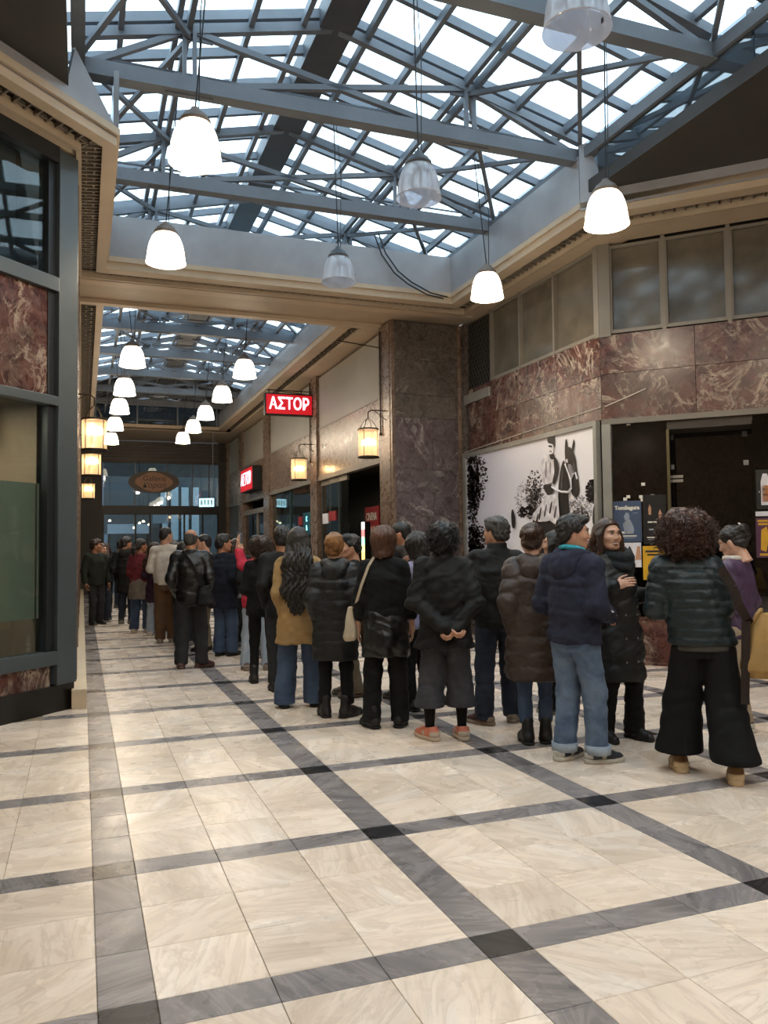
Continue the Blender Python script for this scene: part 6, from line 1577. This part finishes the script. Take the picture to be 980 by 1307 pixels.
# -- tall man in white
r19, i19 = add('tall man in an off white jumper and brown trousers', (1.30, 13.75), 10, 1.88, False, 'a', ((-.10, .0), (.10, .02)),
    ('front', 'front'), (45, 0), ('crop', 'dark'), dict(kind='jumper', mat=C_WHITE, hem=.86, th=.016, boxy=.03), dict(mat=C_BROWN, knee=.09, ankle=.085, hem=.05), ('sneaker', '#3a302a', '#8a8074'), seed=23)
add('person in dark navy trousers and a black coat beside the man in white', (1.52, 13.2), 0, 1.62, True, 'a', arms=('pocket', 'pocket'), hair=('bob', 'dark'), top=dict(mat=C_BLKJ, hem=.70, th=.022), legs=dict(mat=D_DARK, ankle=.07), shoes=('sneaker', '#1c1c20', '#8a8880'), seed=24)
add('woman in a long plum cardigan and pale jeans', (1.24, 15.0), 14, 1.63, True, 'a', arms=('front', 'loose'), head=(50, 0), hair=('long', 'brown'), top=dict(kind='cardigan', mat=KM('cardigan_plum', lambda n, c: cloth(n, c), '#2e1a2c'), hem=.62, th=.014), legs=dict(mat=D_PALE, ankle=.075, hem=.03), shoes=('sneaker', '#8a8a8a', '#c0b8ac'), seed=25)
# -- patterned red jumper
r20, i20 = add('woman in a red patterned jumper with a grey jacket tied round her waist, jeans', (1.02, 15.6), 18, 1.71, True, 'b', ((-.12, .0), (.12, .02)),
    ('front', 'front'), (45, 0), ('tail', 'dark'), dict(kind='jumper', mat=C_MAROON, hem=.88, th=.018, boxy=.045, hipw=.01), dict(mat=D_MID, hip=.095, knee=.085, ankle=.085, hem=.06), ('chunky', '#9a8c7c', '#b0a594'), seed=26, skirt=(C_GJ, .62))
add('man in a long dark coat with a hood standing past the red jumper', (.86, 17.6), 15, 1.78, False, 'a', arms=('pocket', 'pocket'), head=(40, 0), hair=('short', 'dark'), top=dict(kind='coat', mat=C_BLKJ, hem=.62, th=.03, boxy=.05), legs=dict(mat=D_DARK), shoes=('sneaker', '#1a1a1a', '#6a645c'), hood=C_BLKJ, seed=27)
add('dark clothed person next to the long dark coat by the far doors', (.98, 19.4), 0, 1.72, False, 'a', arms=('pocket', 'pocket'), hair=('short', 'black'), top=dict(mat=C_BLK, hem=.74, th=.02), legs=dict(mat=C_BLK2), shoes=('sneaker', '#141414', '#3a3632'), seed=28)
# -- the couple walking on the left
r22, i22 = add('woman in black walking this way, holding food to her mouth', (.40, 18.3), 165, 1.64, True, 'c', ((-.10, .05), (.12, -.06)),
    ('mouth', 'hold'), (-25, 0), ('tail', 'auburn'), dict(kind='jumper', mat=C_BLK, hem=.80, th=.018), dict(mat=D_DARK, hip=.092, knee=.085, ankle=.10, hem=.03), ('sneaker', '#30302e', '#b0aaa0'), seed=29, face=True)
r23, i23 = add('bearded man in an olive black jacket beside the baseboard, head turned to the woman eating', (.27, 17.7), 150, 1.73, False, 'b', ((-.10, .0), (.10, .05)),
    ('loose', 'loose'), (-55, 0), ('short', 'brown'), dict(mat=C_OLIVE, hem=.80, th=.022, boxy=.03), dict(mat=C_GREYD, knee=.075, ankle=.07, hem=.05), ('sneaker', '#161616', '#3a3632'), seed=30, face=True)
for k, (x, y, hh, hr, c_, lb) in enumerate(((.55, 21.0, 1.68, ('long', 'brown'), C_BLK, 'far woman with long brown hair in black near the glass doors'), (.95, 22.5, 1.75, ('short', 'dark'), C_NAVY2, 'far man in navy near the glass doors'),
        (1.45, 21.5, 1.66, ('bob', 'auburn'), C_BROWNP, 'far woman with auburn bob in brown near the glass doors'), (1.75, 17.2, 1.70, ('short', 'dark'), C_GJ, 'man in a grey jacket beyond the man in white'),
        (1.62, 15.6, 1.64, ('long', 'dark'), C_BLKP, 'woman with long dark hair in a black coat beyond the tall man'), (2.45, 14.4, 1.72, ('short', 'black'), C_BLKJ, 'man in black before the teal shop window'), (2.75, 13.0, 1.62, ('bob', 'dark'), C_BLK, 'woman with a dark bob before the teal shop window'))):
    add(lb, (x, y), (0, 30, -20, 60, -40, 170, 20)[k], hh, 'woman' in lb, 'abc'[k % 3], arms=('pocket', 'front'), head=((20, -30, 0)[k % 3], 0), hair=hr, top=dict(mat=c_, hem=.76, th=.02), legs=dict(mat=(C_BLK2, D_DARK, D_MID)[k % 3]), shoes=('sneaker', '#1c1a1a', '#5a544c'), seed=40+k)

# ------------------------------------------------------------------ things people carry
def bag_mesh(cx, cy, cz, W, D, Hh, mat, name, parent, seed=0, taper=.75, h=.009):
    v = Vol((cx-W, cy-D-.06, cz-.04), (cx+W, cy+D+.06, cz+Hh+.06), h)
    v.prof([cz, cz+Hh*.12, cz+Hh*.6, cz+Hh], [W*.42, W*.5, W*.44*taper, W*.36*taper*taper], [D*.4, D*.55, D*.45, D*.2], cx=cx, cy=cy, k=.01, pw=3.0)
    v.noise(.008, 18, seed); v.noise(.003, 44, seed+1); return mk(name, [v.mesh()], mat, parent)
def bag(name, label, person_i, p, W, D, Hh, mat, strap_pts, strap_mat, strap_w=.02, seed=0):
    root, info = person_i
    t = empty(name, (root.location.x, root.location.y, 0), info['rz']); tag(t, label, 'bag', 'bags people carry')
    bag_mesh(p[0], p[1], p[2], W, D, Hh, mat, 'bag_body', t, seed)
    mb = MB()
    for k in range(len(strap_pts)-1): mb.bar(strap_pts[k], strap_pts[k+1], strap_w, .006, (0, 1, .3))
    mb.build('strap', strap_mat, t); return t
C_TAN = KM('canvas_tan', lambda n, c: cloth(n, c, .8, 60, .4), '#9d7d4c'); C_STRAP = KM('strap_brown', lambda n, c: cloth(n, c), '#2c211b'); C_CREAM = KM('strap_cream', lambda n, c: cloth(n, c), '#b7a891')
tb = bag('tote_bag', 'tan canvas tote bag on a brown strap at the curly haired woman\'s side', (r1, i1), (.36, -.11, .66), .30, .20, .42, C_TAN,
    [(.10, -.135, 1.36), (.165, -.155, 1.24), (.20, -.168, 1.12), (.245, -.165, 1.03), (.28, -.12, .98)], C_STRAP, .055, 60)
MB().tube([(.275, -.13, .98), (.305, -.15, 1.06), (.335, -.13, 1.09), (.345, -.09, 1.05), (.325, -.09, 1.0)], .014, 8).build('twisted_handle', C_TAN, tb, True)
MB().bar((.235, -.175, 1.02), (.212, -.19, .50), .05, .012, (0, 1, 0)).build('strap_end', C_STRAP, tb)
bag('shoulder_bag', 'cream strapped slim bag hanging beside the tied leather jacket', (r8, i8), (-.295, .02, .72), .12, .10, .30, C_CREAM, [(-.085, -.075, 1.435), (-.13, -.125, 1.36), (-.19, -.13, 1.2), (-.235, -.10, 1.06), (-.27, .0, .98)], C_CREAM, .022, 61)
bag('handbag', 'black leather handbag against the camel coat', (r12, i12), (.27, -.14, .70), .20, .14, .30, C_LEATHER, [(.16, -.03, 1.43), (.21, -.10, 1.3), (.235, -.13, 1.1), (.235, -.11, .96)], C_LEATHER, .03, 62)
bag('shoulder_bag', 'black shoulder bag on the balding man\'s back', (r17, i17), (.20, -.20, .80), .26, .12, .26, C_BLKJ, [(-.10, -.10, 1.50), (.0, -.175, 1.38), (.10, -.20, 1.2), (.18, -.20, 1.02)], C_BLKJ, .035, 63)
# phone held up by the woman in pink
wr_ = i15['wri'][0]; wp_ = to_world(i15, r15, wr_+np.array([.02, .06, .10]))
phn = empty('phone', (wp_[0], wp_[1], wp_[2]-.07), i15['rz']); tag(phn, 'black mobile phone held up to take a picture of the cinema', 'phone')
MB().box(-.038, .038, -.005, .005, 0, .155).build('case', M_BLACKM, phn, bevel=.004)
MB().box(-.035, .035, -.0065, -.005, .005, .15).build('screen', emit('phone_screen', '#4a5058', .35, '#101012'), phn)
# paper held by the man at the baseboard
wq = to_world(i22, r22, i22['wri'][1]+np.array([0, .08, 0]))
tag(MB().lathe([(0, 0), (.03, 0), (.04, .10), (.036, .10), (.028, .008), (0, .008)], 14).build('paper_cup', plain('cup_white', '#cfc9c0', .6)), 'white paper cup in the hand of the woman eating', 'cup').location = (wq[0], wq[1], wq[2]-.05)
